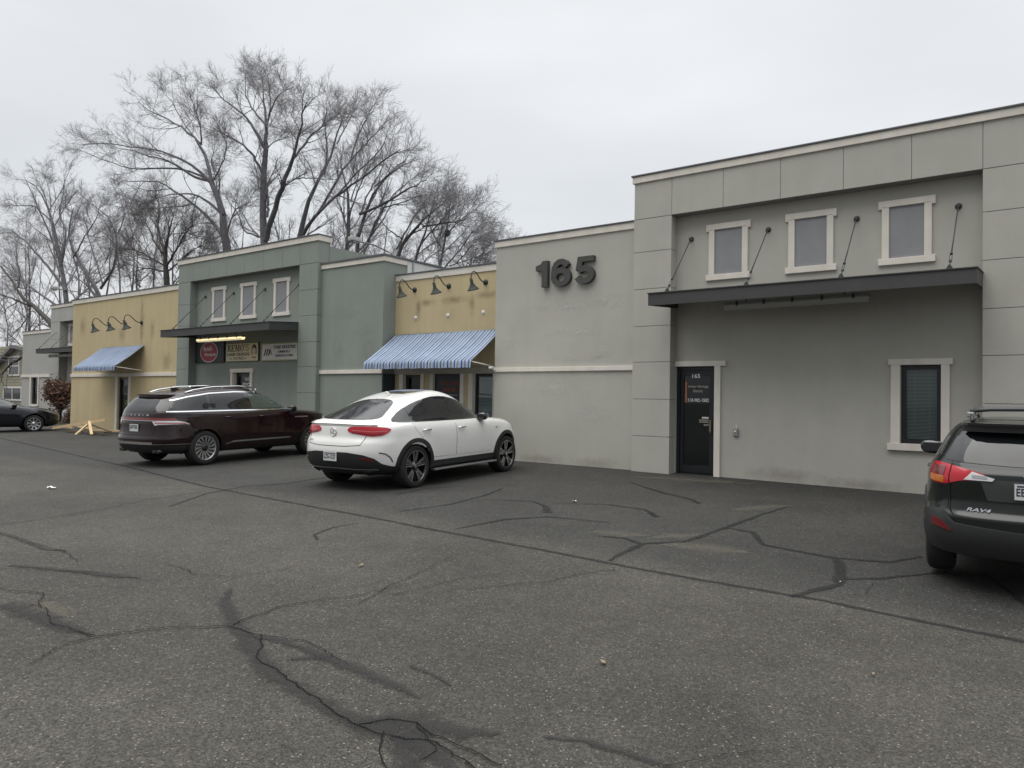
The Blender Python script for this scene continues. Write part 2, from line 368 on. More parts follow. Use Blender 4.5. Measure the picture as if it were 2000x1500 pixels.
ribbon('crack', CRACK, [
  ([(60,1300),(100,1270),(140,1255),(185,1243),(260,1234),(340,1227),(440,1224),(520,1243),(600,1255),(650,1285),(680,1300)], [.008,.008,.009,.014,.014,.014,.014,.012,.012,.009,.004]),
  ([(185,1243),(110,1220),(80,1190),(20,1180)], .009), ([(80,1190),(85,1160),(30,1155),(0,1148)], .01),
  ([(455,1223),(500,1205),(560,1185),(640,1172),(700,1165),(760,1150),(860,1130)], [.014,.013,.012,.011,.01,.008,.004]),
  ([(508,1242),(505,1285),(545,1315),(585,1350),(640,1385),(700,1418),(760,1438),(830,1450),(880,1470),(930,1500),(960,1530)], .013),
  ([(700,1418),(760,1410),(815,1415),(850,1435),(900,1455),(940,1480),(980,1500)], .012), ([(750,1432),(752,1470),(768,1520)], .01), ([(815,1415),(835,1455),(850,1470),(820,1490)], .008),
  ([(880,1153),(960,1148),(1080,1135),(1150,1120),(1200,1112)], [.005,.009,.01,.012,.012]), ([(760,1165),(850,1145),(900,1130),(1000,1120)], .007),
  ([(700,1180),(740,1155),(800,1128),(890,1085)], [.01,.01,.008,.004]),
  ([(310,1100),(350,1108),(380,1122),(440,1128),(520,1120),(570,1110)], .008), ([(0,1026),(60,1018),(140,1006),(200,995),(300,975),(400,960)], [.014,.016,.016,.016,.014,.01]),
  ([(0,1040),(60,1060),(120,1077),(150,1098)], .009), ([(0,1112),(120,1118),(220,1122)], .008), ([(1300,1500),(1420,1480),(1500,1470)], .005),
  ([(1640,1165),(1690,1160),(1700,1140)], .006), ([(1260,1340),(1262,1342)], .004),
  ], .013, jag=.016, seg=.045, rnd=7, ws=1.15)
ribbon('salt_stain', STAIN, [([(1150,1042),(1180,1042),(1210,1043),(1240,1045),(1270,1047)], [.02,.4,.5,.35,.02]), ([(1290,1066),(1330,1067),(1370,1070),(1420,1075),(1470,1080)], [.02,.5,.7,.5,.02]), ([(1270,1052),(1320,1048),(1380,1044)], [.02,.4,.02]),
  ([(1430,998),(1470,994),(1510,990),(1550,988)], [.02,.45,.5,.02]), ([(1230,932),(1280,934),(1330,937),(1400,941),(1480,946)], [.02,.5,.7,.6,.02]), ([(60,1180),(90,1185),(120,1195),(150,1205)], [.02,.3,.3,.02])], .0065)

def bez(p0, p1, p2, n=8): return [(p0[0]*(1-t)**2+2*p1[0]*t*(1-t)+p2[0]*t*t, p0[1]*(1-t)**2+2*p1[1]*t*(1-t)+p2[1]*t*t) for t in [i/n for i in range(n+1)]]
def litter(name, label, cat, px, py, size, col, seed):
    rg = random.Random(seed); p = G(px, py); m = mat(name+'_colour', col, .8)
    mb = MB(); n = 9; vs = []
    for k in range(n):
        a = 2*PI*k/n; r = size*rg.uniform(.35, 1); vs.append((r*math.cos(a)*1.6, r*math.sin(a)*.8, .012+size*rg.uniform(0, .35)))
    lo = [(x*.97, y*.97, z-.004) for x, y, z in vs]
    mb.add([(0,0,.012)]+vs+[(0,0,.008)]+lo, [(0,k+1,(k+1)%n+1) for k in range(n)]+[(n+1,n+2+(k+1)%n,n+2+k) for k in range(n)]+[(k+1,n+2+k,n+2+(k+1)%n,(k+1)%n+1) for k in range(n)], m)
    o = mb.build(name, loc=(p.x, p.y, p.z+.006)); o.rotation_euler = (0, 0, rg.uniform(0, 6)); return tag(o, label, cat)
litter('paper_scrap', 'small white scrap of paper on the dark asphalt in front of the gray wall', 'litter', 1122, 981, .05, (.8,.8,.8), 1)
litter('dry_leaf', 'pale curled dry leaf lying on the open asphalt', 'leaf', 1178, 1298, .026, (.24,.19,.13), 2)
litter('paper_scrap', 'crumpled pale scrap on the asphalt at the far left of the lot', 'litter', 99, 955, .09, (.6,.58,.52), 3)
litter('pebble', 'white pebble on the tar seal right of the middle of the lot', 'pebble', 1641, 1139, .012, (.7,.7,.68), 4)
litter('dry_leaf', 'small dark leaf on the asphalt left of the middle of the lot', 'leaf', 706, 1107, .03, (.03,.025,.02), 5)
litter('dry_leaf', 'thin dark leaf on the open asphalt at lower right', 'leaf', 1706, 1321, .02, (.03,.025,.02), 6)
# ---------------------------------------------------------------- buildings
def part(mb, name, root, sub=None, origin=None, label=None):
    o = origin if origin is not None else (root.location if root else Vector())
    mb.v = [(v[0]-o[0], v[1]-o[1], v[2]-o[2]) for v in mb.v]
    ob = mb.build(name, sub or root)
    if label: ob['label'] = label
    return ob
def wall(mb, x0, x1, z0, z1, Y, holes, m, depth=.15, rm=None):
    xs = sorted({x0, x1, *[h[0] for h in holes], *[h[1] for h in holes]}); zs = sorted({z0, z1, *[h[2] for h in holes], *[h[3] for h in holes]})
    for i in range(len(xs)-1):
        for j in range(len(zs)-1):
            cx = (xs[i]+xs[i+1])/2; cz = (zs[j]+zs[j+1])/2
            if any(h[0] < cx < h[1] and h[2] < cz < h[3] for h in holes): continue
            mb.add([(xs[i],Y,zs[j]),(xs[i+1],Y,zs[j]),(xs[i+1],Y,zs[j+1]),(xs[i],Y,zs[j+1])], [(0,1,2,3)], m)
    for a, b, c, d in holes:
        q = [(a,c),(b,c),(b,d),(a,d)]
        for k in range(4):
            p, r = q[k], q[(k+1)%4]
            mb.add([(p[0],Y,p[1]),(r[0],Y,r[1]),(r[0],Y+depth,r[1]),(p[0],Y+depth,p[1])], [(0,1,2,3)], rm or m)
def shell(mb, x0, x1, Y, top, m, back=26.0, roof=None, z0=-.6):
    """sides, back and roof of a unit; its front is made by wall()"""
    roof = top-.35 if roof is None else roof
    mb.add([(x0,Y,z0),(x0,back,z0),(x0,back,top),(x0,Y,top)], [(0,1,2,3)], m)
    mb.add([(x1,Y,z0),(x1,back,z0),(x1,back,top),(x1,Y,top)], [(0,1,2,3)], m)
    mb.add([(x0,back,z0),(x1,back,z0),(x1,back,top),(x0,back,top)], [(0,1,2,3)], m)
    mb.add([(x0,Y+.02,roof),(x1,Y+.02,roof),(x1,back,roof),(x0,back,roof)], [(0,1,2,3)], TAR)
def coping(name, root, x0, x1, Y, z0, z1, back, over=.035, ends=True):
    mb = MB(); mb.box(x0-over, x1+over, Y-over, Y+back, z0, z1-.034, CREAM, .006)
    mb.box(x0-over-.02, x1+over+.02, Y-over-.025, Y+back+.02, z1-.034, z1, ROOFM, .008)
    return part(mb, name, root)
def blocks(name, root, x0, x1, Y, joints, m, depth=.28, z0=-.5):
    """pilaster: stacked stucco blocks with recessed joints"""
    mb = MB(); zs = [z0]+joints
    for a, b in zip(zs[:-1], zs[1:]):
        mb.box(x0, x1, Y, Y+depth, a+.005, b-.005, m, .005)
    mb.box(x0+.015, x1-.015, Y+.012, Y+depth-.005, z0, joints[-1]-.02, GROOVE)
    return part(mb, name, root)
def trim_window(root, x0, x1, z0, z1, Y, t=.115, ear=.055, pane=None, name='window', depth=.05):
    mb = MB(); mb.box(x0, x1, Y-depth, Y+.02, z1-t, z1, CREAM, .008); mb.box(x0, x1, Y-depth, Y+.02, z0, z0+t, CREAM, .008)
    mb.box(x0, x0+ear+.02, Y-depth+.004, Y, z1-t-.025, z1-t+.01, CREAM); mb.box(x1-ear-.02, x1, Y-depth+.004, Y, z1-t-.025, z1-t+.01, CREAM)
    for a in (x0+ear, x1-ear-t): mb.box(a, a+t, Y-depth+.006, Y+.02, z0+t, z1-t, CREAM, .006)
    f = part(mb, name, root)
    s = MB(); s.box(x0+ear+t, x1-ear-t, Y-.012, Y+.018, z0+t, z1-t, pane or SCREEN); part(s, 'insect_screen', root, f)
    return f
def put_text(dst, s, x, z, w, h, Y, m, **k):
    t = text_mb(s, w, h, m, **k); dst.add([(v[0]+x, v[1]+Y, v[2]+z) for v in t.v], t.f, m)

JT = [.73, 1.50, 2.27, 3.02, 3.80, 4.58]
def tower_front(root, x0, xi0, xi1, x1, Yf, Yr, stc, ftop, ctop, rtop, joints, fj, holes, dz=0):
    mb = MB(); wall(mb, xi0, xi1, -.5, rtop, Yr, holes, stc); shell(mb, x0+.02, x1-.02, Yf+.45, ctop-.3, stc, roof=5.0)
    part(mb, 'wall', root)
    blocks('pilaster', root, x0, xi0, Yf, joints, stc); blocks('pilaster', root, xi1, x1, Yf, joints, stc)
    mb = MB(); xs = [x0]+fj+[x1]
    for a, b in zip(xs[:-1], xs[1:]): mb.box(a+.004, b-.004, Yf, Yf+.4, rtop+.006, ftop, stc, .004)
    mb.box(x0+.02, x1-.02, Yf+.016, Yf+.45, rtop, ftop+.02, GROOVE)
    part(mb, 'fascia_panel', root)
    coping('coping', root, x0, x1, Yf, ftop, ctop, .48)

YF, YR, YL = 13.93, 14.2, 14.08
# --- near gray unit, number 165
g1 = thing('storefront_building', 'large gray stucco storefront with number 165, glass door and three screened upper windows', 'building', (-5.5, YL, 0))
DOORH = (-6.34, -5.50, -.05, 2.18); WINH = (-2.18, -1.57, .80, 2.15)
tower_front(g1, -7.2, -6.35, -.97, -.1, YF, YR, GRAY, 6.05, 6.22, 5.28, JT+[5.28], [-6.35,-5.27,-4.17,-3.07,-1.99,-.97], [DOORH, WINH])
mb = MB(); wall(mb, -11.0, -7.2, -.5, 5.2, YL, [], GRAY); shell(mb, -11.0, -7.24, YL, 5.2, GRAY); part(mb, 'side_wall', g1); mb = MB(); wall(mb, -.1, 5.0, -.5, 5.2, YL, [], GRAY); shell(mb, -.06, 5.0, YL, 5.2, GRAY)
part(mb, 'side_wall', g1)
coping('coping', g1, -11.0, -7.24, YL, 5.14, 5.32, .45); coping('coping', g1, -.06, 5.0, YL, 5.14, 5.32, .45)
mb = MB(); mb.box(-11.0, -7.203, YL-.045, YL, 2.11, 2.21, CREAM, .008); part(mb, 'trim_band', g1); mb = MB(); mb.box(-.097, 5, YL-.045, YL, 2.11, 2.21, CREAM, .008); part(mb, 'trim_band', g1)
for a, b in ((-5.70,-4.80), (-4.14,-3.23), (-2.54,-1.66)): trim_window(g1, a, b, 3.90, 5.03, YR)
# door
mb = MB(); YD = YR+.06
mb.box(-6.335, -6.27, YD, YD+.06, -.02, 2.18, ALU); mb.box(-5.565, -5.503, YD, YD+.06, -.02, 2.18, ALU); mb.box(-6.27, -5.565, YD, YD+.06, 2.10, 2.18, ALU)
mb.box(-6.26, -6.19, YD+.01, YD+.055, .02, 2.095, ALU); mb.box(-5.64, -5.57, YD+.01, YD+.055, .02, 2.095, ALU); mb.box(-6.19, -5.64, YD+.01, YD+.055, 1.99, 2.095, ALU)
mb.box(-6.19, -5.64, YD+.01, YD+.055, .02, .17, ALU)
mb.box(-6.33, -5.5, YD-.07, YD+.02, -.1, -.02, GALV)
door = part(mb, 'door', g1)
mb = MB(); mb.box(-6.19, -5.64, YD+.03, YD+.036, .17, 1.99, PANED); part(mb, 'pane', g1, door)
mb = MB(); put_text(mb, '165', -6.01, 1.945, .17, .085, YD+.012, OFFW, bold=.02)
LET = mat('cream_vinyl', (.50,.47,.40), .6)
put_text(mb, 'Amber Heritage', -6.11, 1.735, .44, .066, YD+.029, LET); put_text(mb, 'Electric', -5.99, 1.655, .2, .055, YD+.029, LET)
put_text(mb, '518-982-1582', -6.11, 1.46, .45, .068, YD+.029, OFFW, bold=.01)
mb.box(-6.17, -6.125, YD+.024, YD+.029, 1.45, 1.87, mat('copper_vinyl_strip', (.36,.17,.10), .6))
mb.box(-5.80, -5.66, YD+.024, YD+.029, 1.125, 1.155, WHITE); mb.box(-5.86, -5.66, YD+.024, YD+.029, 1.085, 1.10, LET); mb.box(-5.86, -5.66, YD+.024, YD+.029, 1.045, 1.06, LET)
put_text(mb, 'SUITE', -5.76, .98, .1, .03, YD+.029, OFFW)
part(mb, 'lettering', g1, door)
mb = MB(); mb.box(-5.63, -5.585, YD-.03, YD-.01, .85, 1.1, mat('worn_bronze_pull', (.16,.13,.09), .5), .006); mb.box(-5.62, -5.595, YD-.01, YD+.02, .88, .9, GALV); mb.box(-5.62, -5.595, YD-.01, YD+.02, 1.05, 1.07, GALV); part(mb, 'handle', g1, door)
mb = MB(); mb.box(-6.345, -5.27, YR-.055, YR+.0, 2.18, 2.285, CREAM, .008); mb.box(-5.50, -5.375, YR-.05, YR, -.03, 2.18, CREAM, .006); part(mb, 'door_trim', g1)
mb = MB(); mb.box(-6.34, -5.5, YR+.125, YR+1.8, -.06, 2.19, ROOM); part(mb, 'room', g1)
# window with blind
mb = MB(); mb.box(-2.37, -1.40, YR-.055, YR, 2.15, 2.255, CREAM, .008); mb.box(-2.38, -1.43, YR-.075, YR, .68, .80, CREAM, .008)
mb.box(-2.33, -2.185, YR-.05, YR, .80, 2.15, CREAM, .006); mb.box(-1.572, -1.445, YR-.05, YR, .80, 2.15, CREAM, .006)
win = part(mb, 'window', g1)
mb = MB()
for a, b, c, d in ((-2.18,-2.11,.8,2.15), (-1.64,-1.57,.8,2.15), (-2.11,-1.64,2.08,2.15), (-2.11,-1.64,.8,.87)): mb.box(a, b, YR+.06, YR+.11, c, d, ALU)
part(mb, 'window_frame', g1, win)
mb = MB(); mb.box(-2.11, -1.64, YR+.08, YR+.086, .87, 2.08, PANE); part(mb, 'pane', g1, win)
mb = MB(); z = .88
while z < 2.06: mb.add([(-2.105,YR+.115,z),(-1.645,YR+.115,z),(-1.645,YR+.135,z+.016),(-2.105,YR+.135,z+.016)], [(0,1,2,3)], BLIND); z += .024
for x in (-1.98, -1.76): mb.box(x, x+.006, YR+.112, YR+.114, .88, 2.07, BLIND)
part(mb, 'blind', g1, win)
mb = MB(); mb.box(-2.3, -1.45, YR+.16, YR+1.2, .7, 2.3, ROOM); part(mb, 'room', g1)
# keypad and camera
mb = MB(); t = thing('keypad', 'small gray metal entry keypad box with antenna beside the glass door', 'keypad', (-5.06, YR, .88))
mb.box(-5.11, -5.01, YR-.05, YR, .80, .95, GALV, .01); mb.lathe([(0,-.065),(.022,-.063),(.022,-.05)], WHITE, (-5.065, YR, .89), 'Y', 12); part(mb, 'housing', t)
mb = MB(); mb.tube([(-5.05,YR-.02,.95),(-5.05,YR-.02,1.01)], .008, WHITE); part(mb, 'antenna', t)
t = thing('security_camera', 'small white security camera on the trim band corner beside the striped awning', 'camera', (-10.97, YL-.1, 2.2))
mb = MB(); mb.box(-10.99, -10.93, YL-.09, YL-.045, 2.15, 2.22, WHITE, .008); mb.tube([(-10.96,YL-.07,2.19),(-10.99,YL-.13,2.2)], .012, WHITE); part(mb, 'bracket', t)
mb = MB(); mb.tube([(-10.97,YL-.1,2.215),(-11.02,YL-.22,2.20)], .032, WHITE, 12); mb.lathe([(0,0),(.022,0)], BLACK, (-11.022, YL-.224, 2.20), 'Y', 12); part(mb, 'housing', t)

# --- big wall digits
def digit_things():
    H_, Z = .61, 4.05
    def sweep(pts, wd):
        P = [Vector((a, b)) for a, b in pts]; Lf = []; Rt = []
        for i, p in enumerate(P):
            t = (P[min(i+1, len(P)-1)]-P[max(i-1, 0)]).normalized(); n_ = Vector((-t.y, t.x)); ww = wd[i] if isinstance(wd, list) else wd
            Lf.append(p+n_*ww/2); Rt.append(p-n_*ww/2)
        return [(q.x, q.y) for q in Lf] + [(q.x, q.y) for q in reversed(Rt)]
    def arc(cx, cz, rx, rz, a0, a1, n=18): return [(cx+rx*math.cos(R_(a0+(a1-a0)*k/n)), cz+rz*math.sin(R_(a0+(a1-a0)*k/n))) for k in range(n+1)]
    for nm, lab, x, polys in (
        ('one', 'charcoal wall numeral 1, first digit of the raised 165 on the gray wall', -9.76, [[(.17,0),(.33,0),(.33,.61),(.19,.61),(.14,.54),(.0,.50),(.0,.39),(.17,.39)]]),
        ('six', 'charcoal wall numeral 6, middle digit of the raised 165 on the gray wall', -9.33, 'six'),
        ('five', 'charcoal wall numeral 5, last digit of the raised 165 on the gray wall', -8.71, 'five')):
        mb = MB(); Y0 = YL-.10
        if polys == 'six':
            out = arc(.26,.20,.26,.215,0,360,40)[:-1]; inn = arc(.26,.195,.115,.09,0,360,40)[:-1]; n = 40
            vs = [(p[0],Y0,p[1]) for p in out]+[(p[0],Y0,p[1]) for p in inn]+[(p[0],YL,p[1]) for p in out]+[(p[0],YL,p[1]) for p in inn]
            fs = []
            for k in range(n):
                j = (k+1)%n; fs += [(k,j,n+j,n+k),(k,2*n+k,2*n+j,j),(n+k,n+j,3*n+j,3*n+k)]
            mb.add(vs, fs, DIGIT)
            path = [(.075,.20),(.07,.30),(.085,.40),(.13,.49),(.21,.545),(.30,.548),(.375,.51),(.43,.44)]
            mb.prism(sweep(path, [.13,.135,.14,.14,.135,.135,.14,.145]), Y0-.003, YL, DIGIT)
        elif polys == 'five':
            mb.prism([(.09,.61),(.50,.61),(.50,.49),(.205,.49),(.18,.33),(.04,.30)], Y0, YL, DIGIT)
            path = [(.09,.335),(.16,.35)]+arc(.255,.2,.19,.15,100,-120,18)+[(.10,.10),(.07,.165)]
            mb.prism(sweep(arc(.255,.20,.19,.14,140,-160,24), .135), Y0-.003, YL, DIGIT)
        else:
            for p in polys: mb.prism(p, Y0, YL, DIGIT)
        mb.v = [(v[0], v[1]-YL, v[2]) for v in mb.v]
        o = mb.build('wall_numeral', loc=(x, YL, Z)); tag(o, lab, 'numeral')
digit_things()

# --- steel canopies hung on rods
def canopy(label, x0, x1, yw, yf, rods, zt=3.53, zb=3.30, rz=4.79, rt=None, zw=None):
    t = thing('steel_canopy', label, 'canopy', ((x0+x1)/2, yw, zt), group='steel canopies hung over the doors')
    zw = zt+.09 if zw is None else zw; th = zt-zb
    mb = MB()
    def slab(a, b, ya, yb, u0, u1, m):            # sheared box between two y, following the slope
        k = (zw-zt)/(yw-yf)
        vs = [(x, y, z+(y-yf)*k) for x in (a, b) for y in (ya, yb) for z in (u0, u1)]
        mb.add(vs, [(0,1,3,2),(4,6,7,5),(0,4,5,1),(2,3,7,6),(0,2,6,4),(1,5,7,3)], m)
    slab(x0, x1, yf, yf+.04, zb, zt, CANOPY); slab(x0, x0+.04, yf+.04, yw, zb, zt, CANOPY); slab(x1-.04, x1, yf+.04, yw, zb, zt, CANOPY)
    slab(x0-.015, x1+.015, yf-.02, yw, zt, zt+.018, CANOPY)
    part(mb, 'fascia', t)
    mb = MB()
    n = int((x1-x0)/.3)
    for i in range(n):
        a = x0+.04+(x1-x0-.08)*i/n; b = x0+.04+(x1-x0-.08)*(i+1)/n; slab(a+.004, b-.004, yf+.04, yw, zt-.07, zt-.03, SOFFIT)
    part(mb, 'soffit', t)
    for x, xb in rods:
        mb = MB(); p0 = Vector((x, yw-.03, rz)); p1 = Vector((xb, yf+.06, zt+.06)); d = p1-p0
        mb.lathe([(0,-.05),(.035,-.045),(.05,-.02),(.055,0)], CANOPY, (x, yw, rz), 'Y', 14)
        mb.tube([p0, p0+d*.80], .011, CANOPY, 8)
        for sg in (-1, 1): mb.tube([p0+d*.80+Vector((sg*.016,0,0)), p0+d*.92+Vector((sg*.016,0,0))], .006, CANOPY, 6)
        mb.tube([p0+d*.79, p0+d*.81], .022, CANOPY, 8); mb.tube([p0+d*.91, p0+d*.93], .022, CANOPY, 8); mb.tube([p0+d*.92, p1], .012, CANOPY, 8)
        mb.prism([(xb-.05, zt+.02), (xb+.05, zt+.02), (xb+.015, zt+.085), (xb-.015, zt+.085)], yf+.045, yf+.075, CANOPY)
        part(mb, 'tie_rod', t)
    return t
canopy('dark steel canopy above the gray wall and glass door marked 165, nearest of the canopies', -6.35, -.97, YR, 12.9, [(-6.03,-5.98), (-4.47,-4.46), (-2.9,-2.88), (-1.33,-1.33)])

def tube_light(label, x0, x1, y, z, lit):
    t = thing('strip_light', label, 'light', ((x0+x1)/2, y, z+.12))
    mb = MB(); mb.box(x0, x1, y-.06, y+.06, z+.06, z+.12, mat('lamp_housing_gray', (.22,.22,.21), .5), .008)
    for k in range(5): xx = x0+.25+(x1-x0-.5)*k/4; mb.box(xx-.015, xx+.015, y-.085, y-.06, z+.04, z+.13, ALU)
    mb.tube([(x0+.4,y,z+.12),(x0+.4,y,z+.26)], .01, CANOPY); mb.tube([(x1-.4,y,z+.12),(x1-.4,y,z+.26)], .01, CANOPY)
    part(mb, 'housing', t)
    ml_ = mat('glowing_warm_tube', (1.0,.80,.42), .4, emit=1.1) if lit else mat('milky_lens', (.30,.30,.28), .3)
    mb = MB()
    prof = [(-.075,.065),(-.07,.02),(-.04,-.02),(.04,-.02),(.07,.02),(.075,.065)]
    mb.add([(x, y+a, z+b) for x in (x0+.01, x1-.01) for a, b in prof], [(k,k+1,7+k,6+k) for k in range(5)]+[(5,4,3,2,1,0),(6,7,8,9,10,11)], ml_)
    if lit:
        mb.m = [mb.mi(mat('pale_warm_lens', (1.0,.86,.55), .4, emit=.4)) if 1 <= k <= 3 else mm for k, mm in enumerate(mb.m)]
    part(mb, 'lens', t)
tube_light('unlit long strip light under the nearest steel canopy on the gray building', -4.98, -2.5, 13.3, 3.19, False)

# --- middle yellow unit
YY = 14.55
y1 = thing('storefront_building', 'narrow yellow stucco storefront between green and gray walls with a bright striped awning', 'building', (-13, YY, 0))
mb = MB(); H1 = (-13.93-.62, -13.90, -.05, 2.08); H2 = (-13.42, -12.49, .3, 2.1); H3 = (-12.05, -11.40, .55, 2.1)
wall(mb, -14.95, -11.0, -.5, 4.8, YY, [H1, H2, H3], YELLOW, rm=CREAM); shell(mb, -14.93, -11.02, YY, 4.8, YELLOW, roof=4.5); part(mb, 'wall', y1)
coping('coping', y1, -14.9, -11.05, YY, 4.70, 4.90, .4, over=.03)
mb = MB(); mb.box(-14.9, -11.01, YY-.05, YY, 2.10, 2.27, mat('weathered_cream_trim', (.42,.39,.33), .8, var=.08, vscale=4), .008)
for a, b in ((-14.72,-14.56), (-13.89,-13.77), (-13.55,-13.43), (-12.48,-12.36), (-12.20,-12.06), (-11.395,-11.30)): mb.box(a, b, YY-.04, YY, -.2, 2.10, CREAM, .006)
part(mb, 'trim', y1)
for nm, (a, b, c, d), f in (('door', H1, .1), ('window', H3, .06)):
    mb = MB()
    for q in ((a,a+f,c,d), (b-f,b,c,d), (a+f,b-f,d-.08,d), (a+f,b-f,c,c+.1)): mb.box(q[0], q[1], YY+.08, YY+.13, q[2], q[3], ALU)
    dd = part(mb, nm, y1)
    mb = MB(); mb.box(a+f, b-f, YY+.10, YY+.106, c+.1, d-.08, PANE); part(mb, 'pane', y1, dd)
    mb = MB()
    if nm == 'window':
        z = c+.12
        while z < d-.1: mb.add([(a+f,YY+.14,z),(b-f,YY+.14,z),(b-f,YY+.165,z+.03),(a+f,YY+.165,z+.03)], [(0,1,2,3)], BLIND); z += .036
        part(mb, 'blind', y1, dd)
    else:
        mb.box(a+f+.02, b-f, YY+.15, YY+.16, c+.9, d-.1, mat('pale_pane_reflection', (.34,.38,.37), .8, var=.35, vscale=9)); part(mb, 'blind', y1, dd)  # pale mottled sheet behind the glass imitates the reflection in the pane
    mb = MB(); mb.box(a-.02, b+.02, YY+.2, YY+1, c-.02, d+.02, ROOM); part(mb, 'room', y1)
mb = MB(); mb.box(H2[0], H2[1], YY+.03, YY+.06, H2[2], H2[3], mat('dark_blue_poster_board', (.013,.017,.024), .4)); wp = part(mb, 'window', y1)
mb = MB(); OR = mat('dull_orange_letters', (.30,.09,.05), .6)
put_text(mb, 'FOR ALL OF YOUR', -13.20, 1.80, .62, .10, YY+.028, OR, bold=.02); put_text(mb, 'INDOOR NEEDS', -13.14, 1.63, .50, .10, YY+.028, OR, bold=.02)
put_text(mb, 'OPEN BY APPOINTMENT ONLY', -13.2, 1.52, .6, .035, YY+.028, LET); put_text(mb, 'CALL US TODAY', -13.15, 1.37, .48, .04, YY+.028, LET)
part(mb, 'lettering', y1, wp)
mb = MB()
for i, (x, z) in enumerate([(F(*q, YY).x, F(*q, YY).z) for q in ((812,621),(875,616),(944,610))]): mb = MB(); mb.lathe([(0,-.02),(.05,-.018),(.055,0)], WHITE, (x, YY, z), 'Y', 12); part(mb, 'cap', y1)
# --- stains and scuffs on the walls
def stain(root, name, col, quads, alpha=.5, nsc=5):
    """thin ragged films of grime or paler paint, fading out at their rims"""
    m = bpy.data.materials.new(name+'_film'); m.use_nodes = True; nt = m.node_tree; b = nt.nodes['Principled BSDF']; N = nt.nodes.new; L = nt.links.new
    b.inputs['Base Color'].default_value = (*col, 1); b.inputs['Roughness'].default_value = .9
    uv = N('ShaderNodeUVMap'); sb = N('ShaderNodeVectorMath'); sb.operation = 'SUBTRACT'; sb.inputs[1].default_value = (.5,.5,0); L(uv.outputs[0], sb.inputs[0])
    ln = N('ShaderNodeVectorMath'); ln.operation = 'LENGTH'; L(sb.outputs[0], ln.inputs[0])
    g = N('ShaderNodeNewGeometry'); n = N('ShaderNodeTexNoise'); n.inputs['Scale'].default_value = nsc; n.inputs['Detail'].default_value = 8; n.inputs['Roughness'].default_value = .75; L(g.outputs['Position'], n.inputs['Vector'])
    a = N('ShaderNodeMath'); a.operation = 'MULTIPLY_ADD'; L(n.outputs[0], a.inputs[0]); a.inputs[1].default_value = .8; L(ln.outputs['Value'], a.inputs[2])
    L(rngc(N, L, a.outputs[0], .38, .82, alpha, 0), b.inputs['Alpha'])
    for k, (x, z, w_, h_, Y) in enumerate(quads):
        mb = MB(); mb.add([(x,Y-.003,z),(x+w_,Y-.003,z),(x+w_,Y-.003,z+h_),(x,Y-.003,z+h_)], [(0,1,2,3)], m); o = part(mb, name, root)
        l = o.data.uv_layers.new(name='UVMap')
        for q in o.data.loops: v = o.data.vertices[q.vertex_index].co + root.location; l.data[q.index].uv = ((v.x-x)/w_, (v.z-z)/h_)
stain(y1, 'grime', (.20,.16,.08), [(-14.3,3.9,1.0,.28,YY), (-13.4,3.9,1.3,.30,YY), (-12.3,3.95,1.2,.30,YY), (-14.2,3.5,.3,.7,YY), (-12.3,3.5,.3,.8,YY)], .32)
stain(g1, 'scuff', (.66,.65,.60), [(-10.2,3.45,2.6,.28,YL), (-9.6,2.85,2.0,.25,YL), (-8.2,3.4,.9,.45,YL), (-9.7,2.3,2.2,.22,YL), (-8.3,2.3,.6,.5,YL), (-10.9,2.6,.7,.35,YL), (-10.1,1.5,1.6,.5,YL), (-8.9,.9,1.3,.5,YL)], .55)
stain(g1, 'splash_stain', (.30,.27,.22), [(-5.2,-.1,2.2,.4,YR), (-3.8,-.15,2.0,.35,YR), (-10.6,-.1,2.0,.35,YL), (-9.0,-.1,1.7,.35,YL)], .28)

# --- striped awnings
def stripes(name, scale, pal):
    m = bpy.data.materials.new(name); m.use_nodes = True; nt = m.node_tree; b = nt.nodes['Principled BSDF']; N = nt.nodes.new; L = nt.links.new
    tc = N('ShaderNodeTexCoord'); sx = N('ShaderNodeSeparateXYZ'); L(tc.outputs['Object'], sx.inputs[0])
    d = N('ShaderNodeMath'); d.operation = 'MULTIPLY'; L(sx.outputs[0], d.inputs[0]); d.inputs[1].default_value = 1/scale
    fr = N('ShaderNodeMath'); fr.operation = 'FRACT'; L(d.outputs[0], fr.inputs[0])
    r = N('ShaderNodeValToRGB'); r.color_ramp.interpolation = 'CONSTANT'; L(fr.outputs[0], r.inputs[0])
    els = r.color_ramp.elements; els[0].position = 0; els[0].color = (*pal[0][1], 1); els[1].position = pal[1][0]; els[1].color = (*pal[1][1], 1)
    for p, c in pal[2:]: e = els.new(p); e.color = (*c, 1)
    n = N('ShaderNodeTexNoise'); n.inputs['Scale'].default_value = 2.5; n.inputs['Detail'].default_value = 5; L(tc.outputs['Object'], n.inputs['Vector'])
    mr = rngc(N, L, n.outputs[0], .3, .7, .85, 1.1); mx = N('ShaderNodeMixRGB'); mx.blend_type = 'MULTIPLY'; mx.inputs[0].default_value = 1; L(r.outputs[0], mx.inputs[1]); L(mr, mx.inputs[2])
    L(mx.outputs[0], b.inputs['Base Color']); b.inputs['Roughness'].default_value = .85; return m
PAL = [(0,(.025,.06,.20)), (.18,(.26,.36,.53)), (.26,(.47,.54,.62)), (.36,(.19,.225,.29)), (.70,(.47,.54,.62)), (.80,(.22,.31,.48)), (.92,(.38,.46,.58))]
AWN = stripes('blue_striped_canvas', .222, PAL)
PAL2 = [(0,(.04,.08,.20)), (.15,(.33,.41,.53)), (.3,(.15,.21,.35)), (.42,(.38,.44,.53)), (.5,(.18,.21,.28)), (.7,(.40,.46,.55)), (.82,(.16,.23,.38))]
AWN2 = stripes('faded_blue_striped_canvas', .30, PAL2)
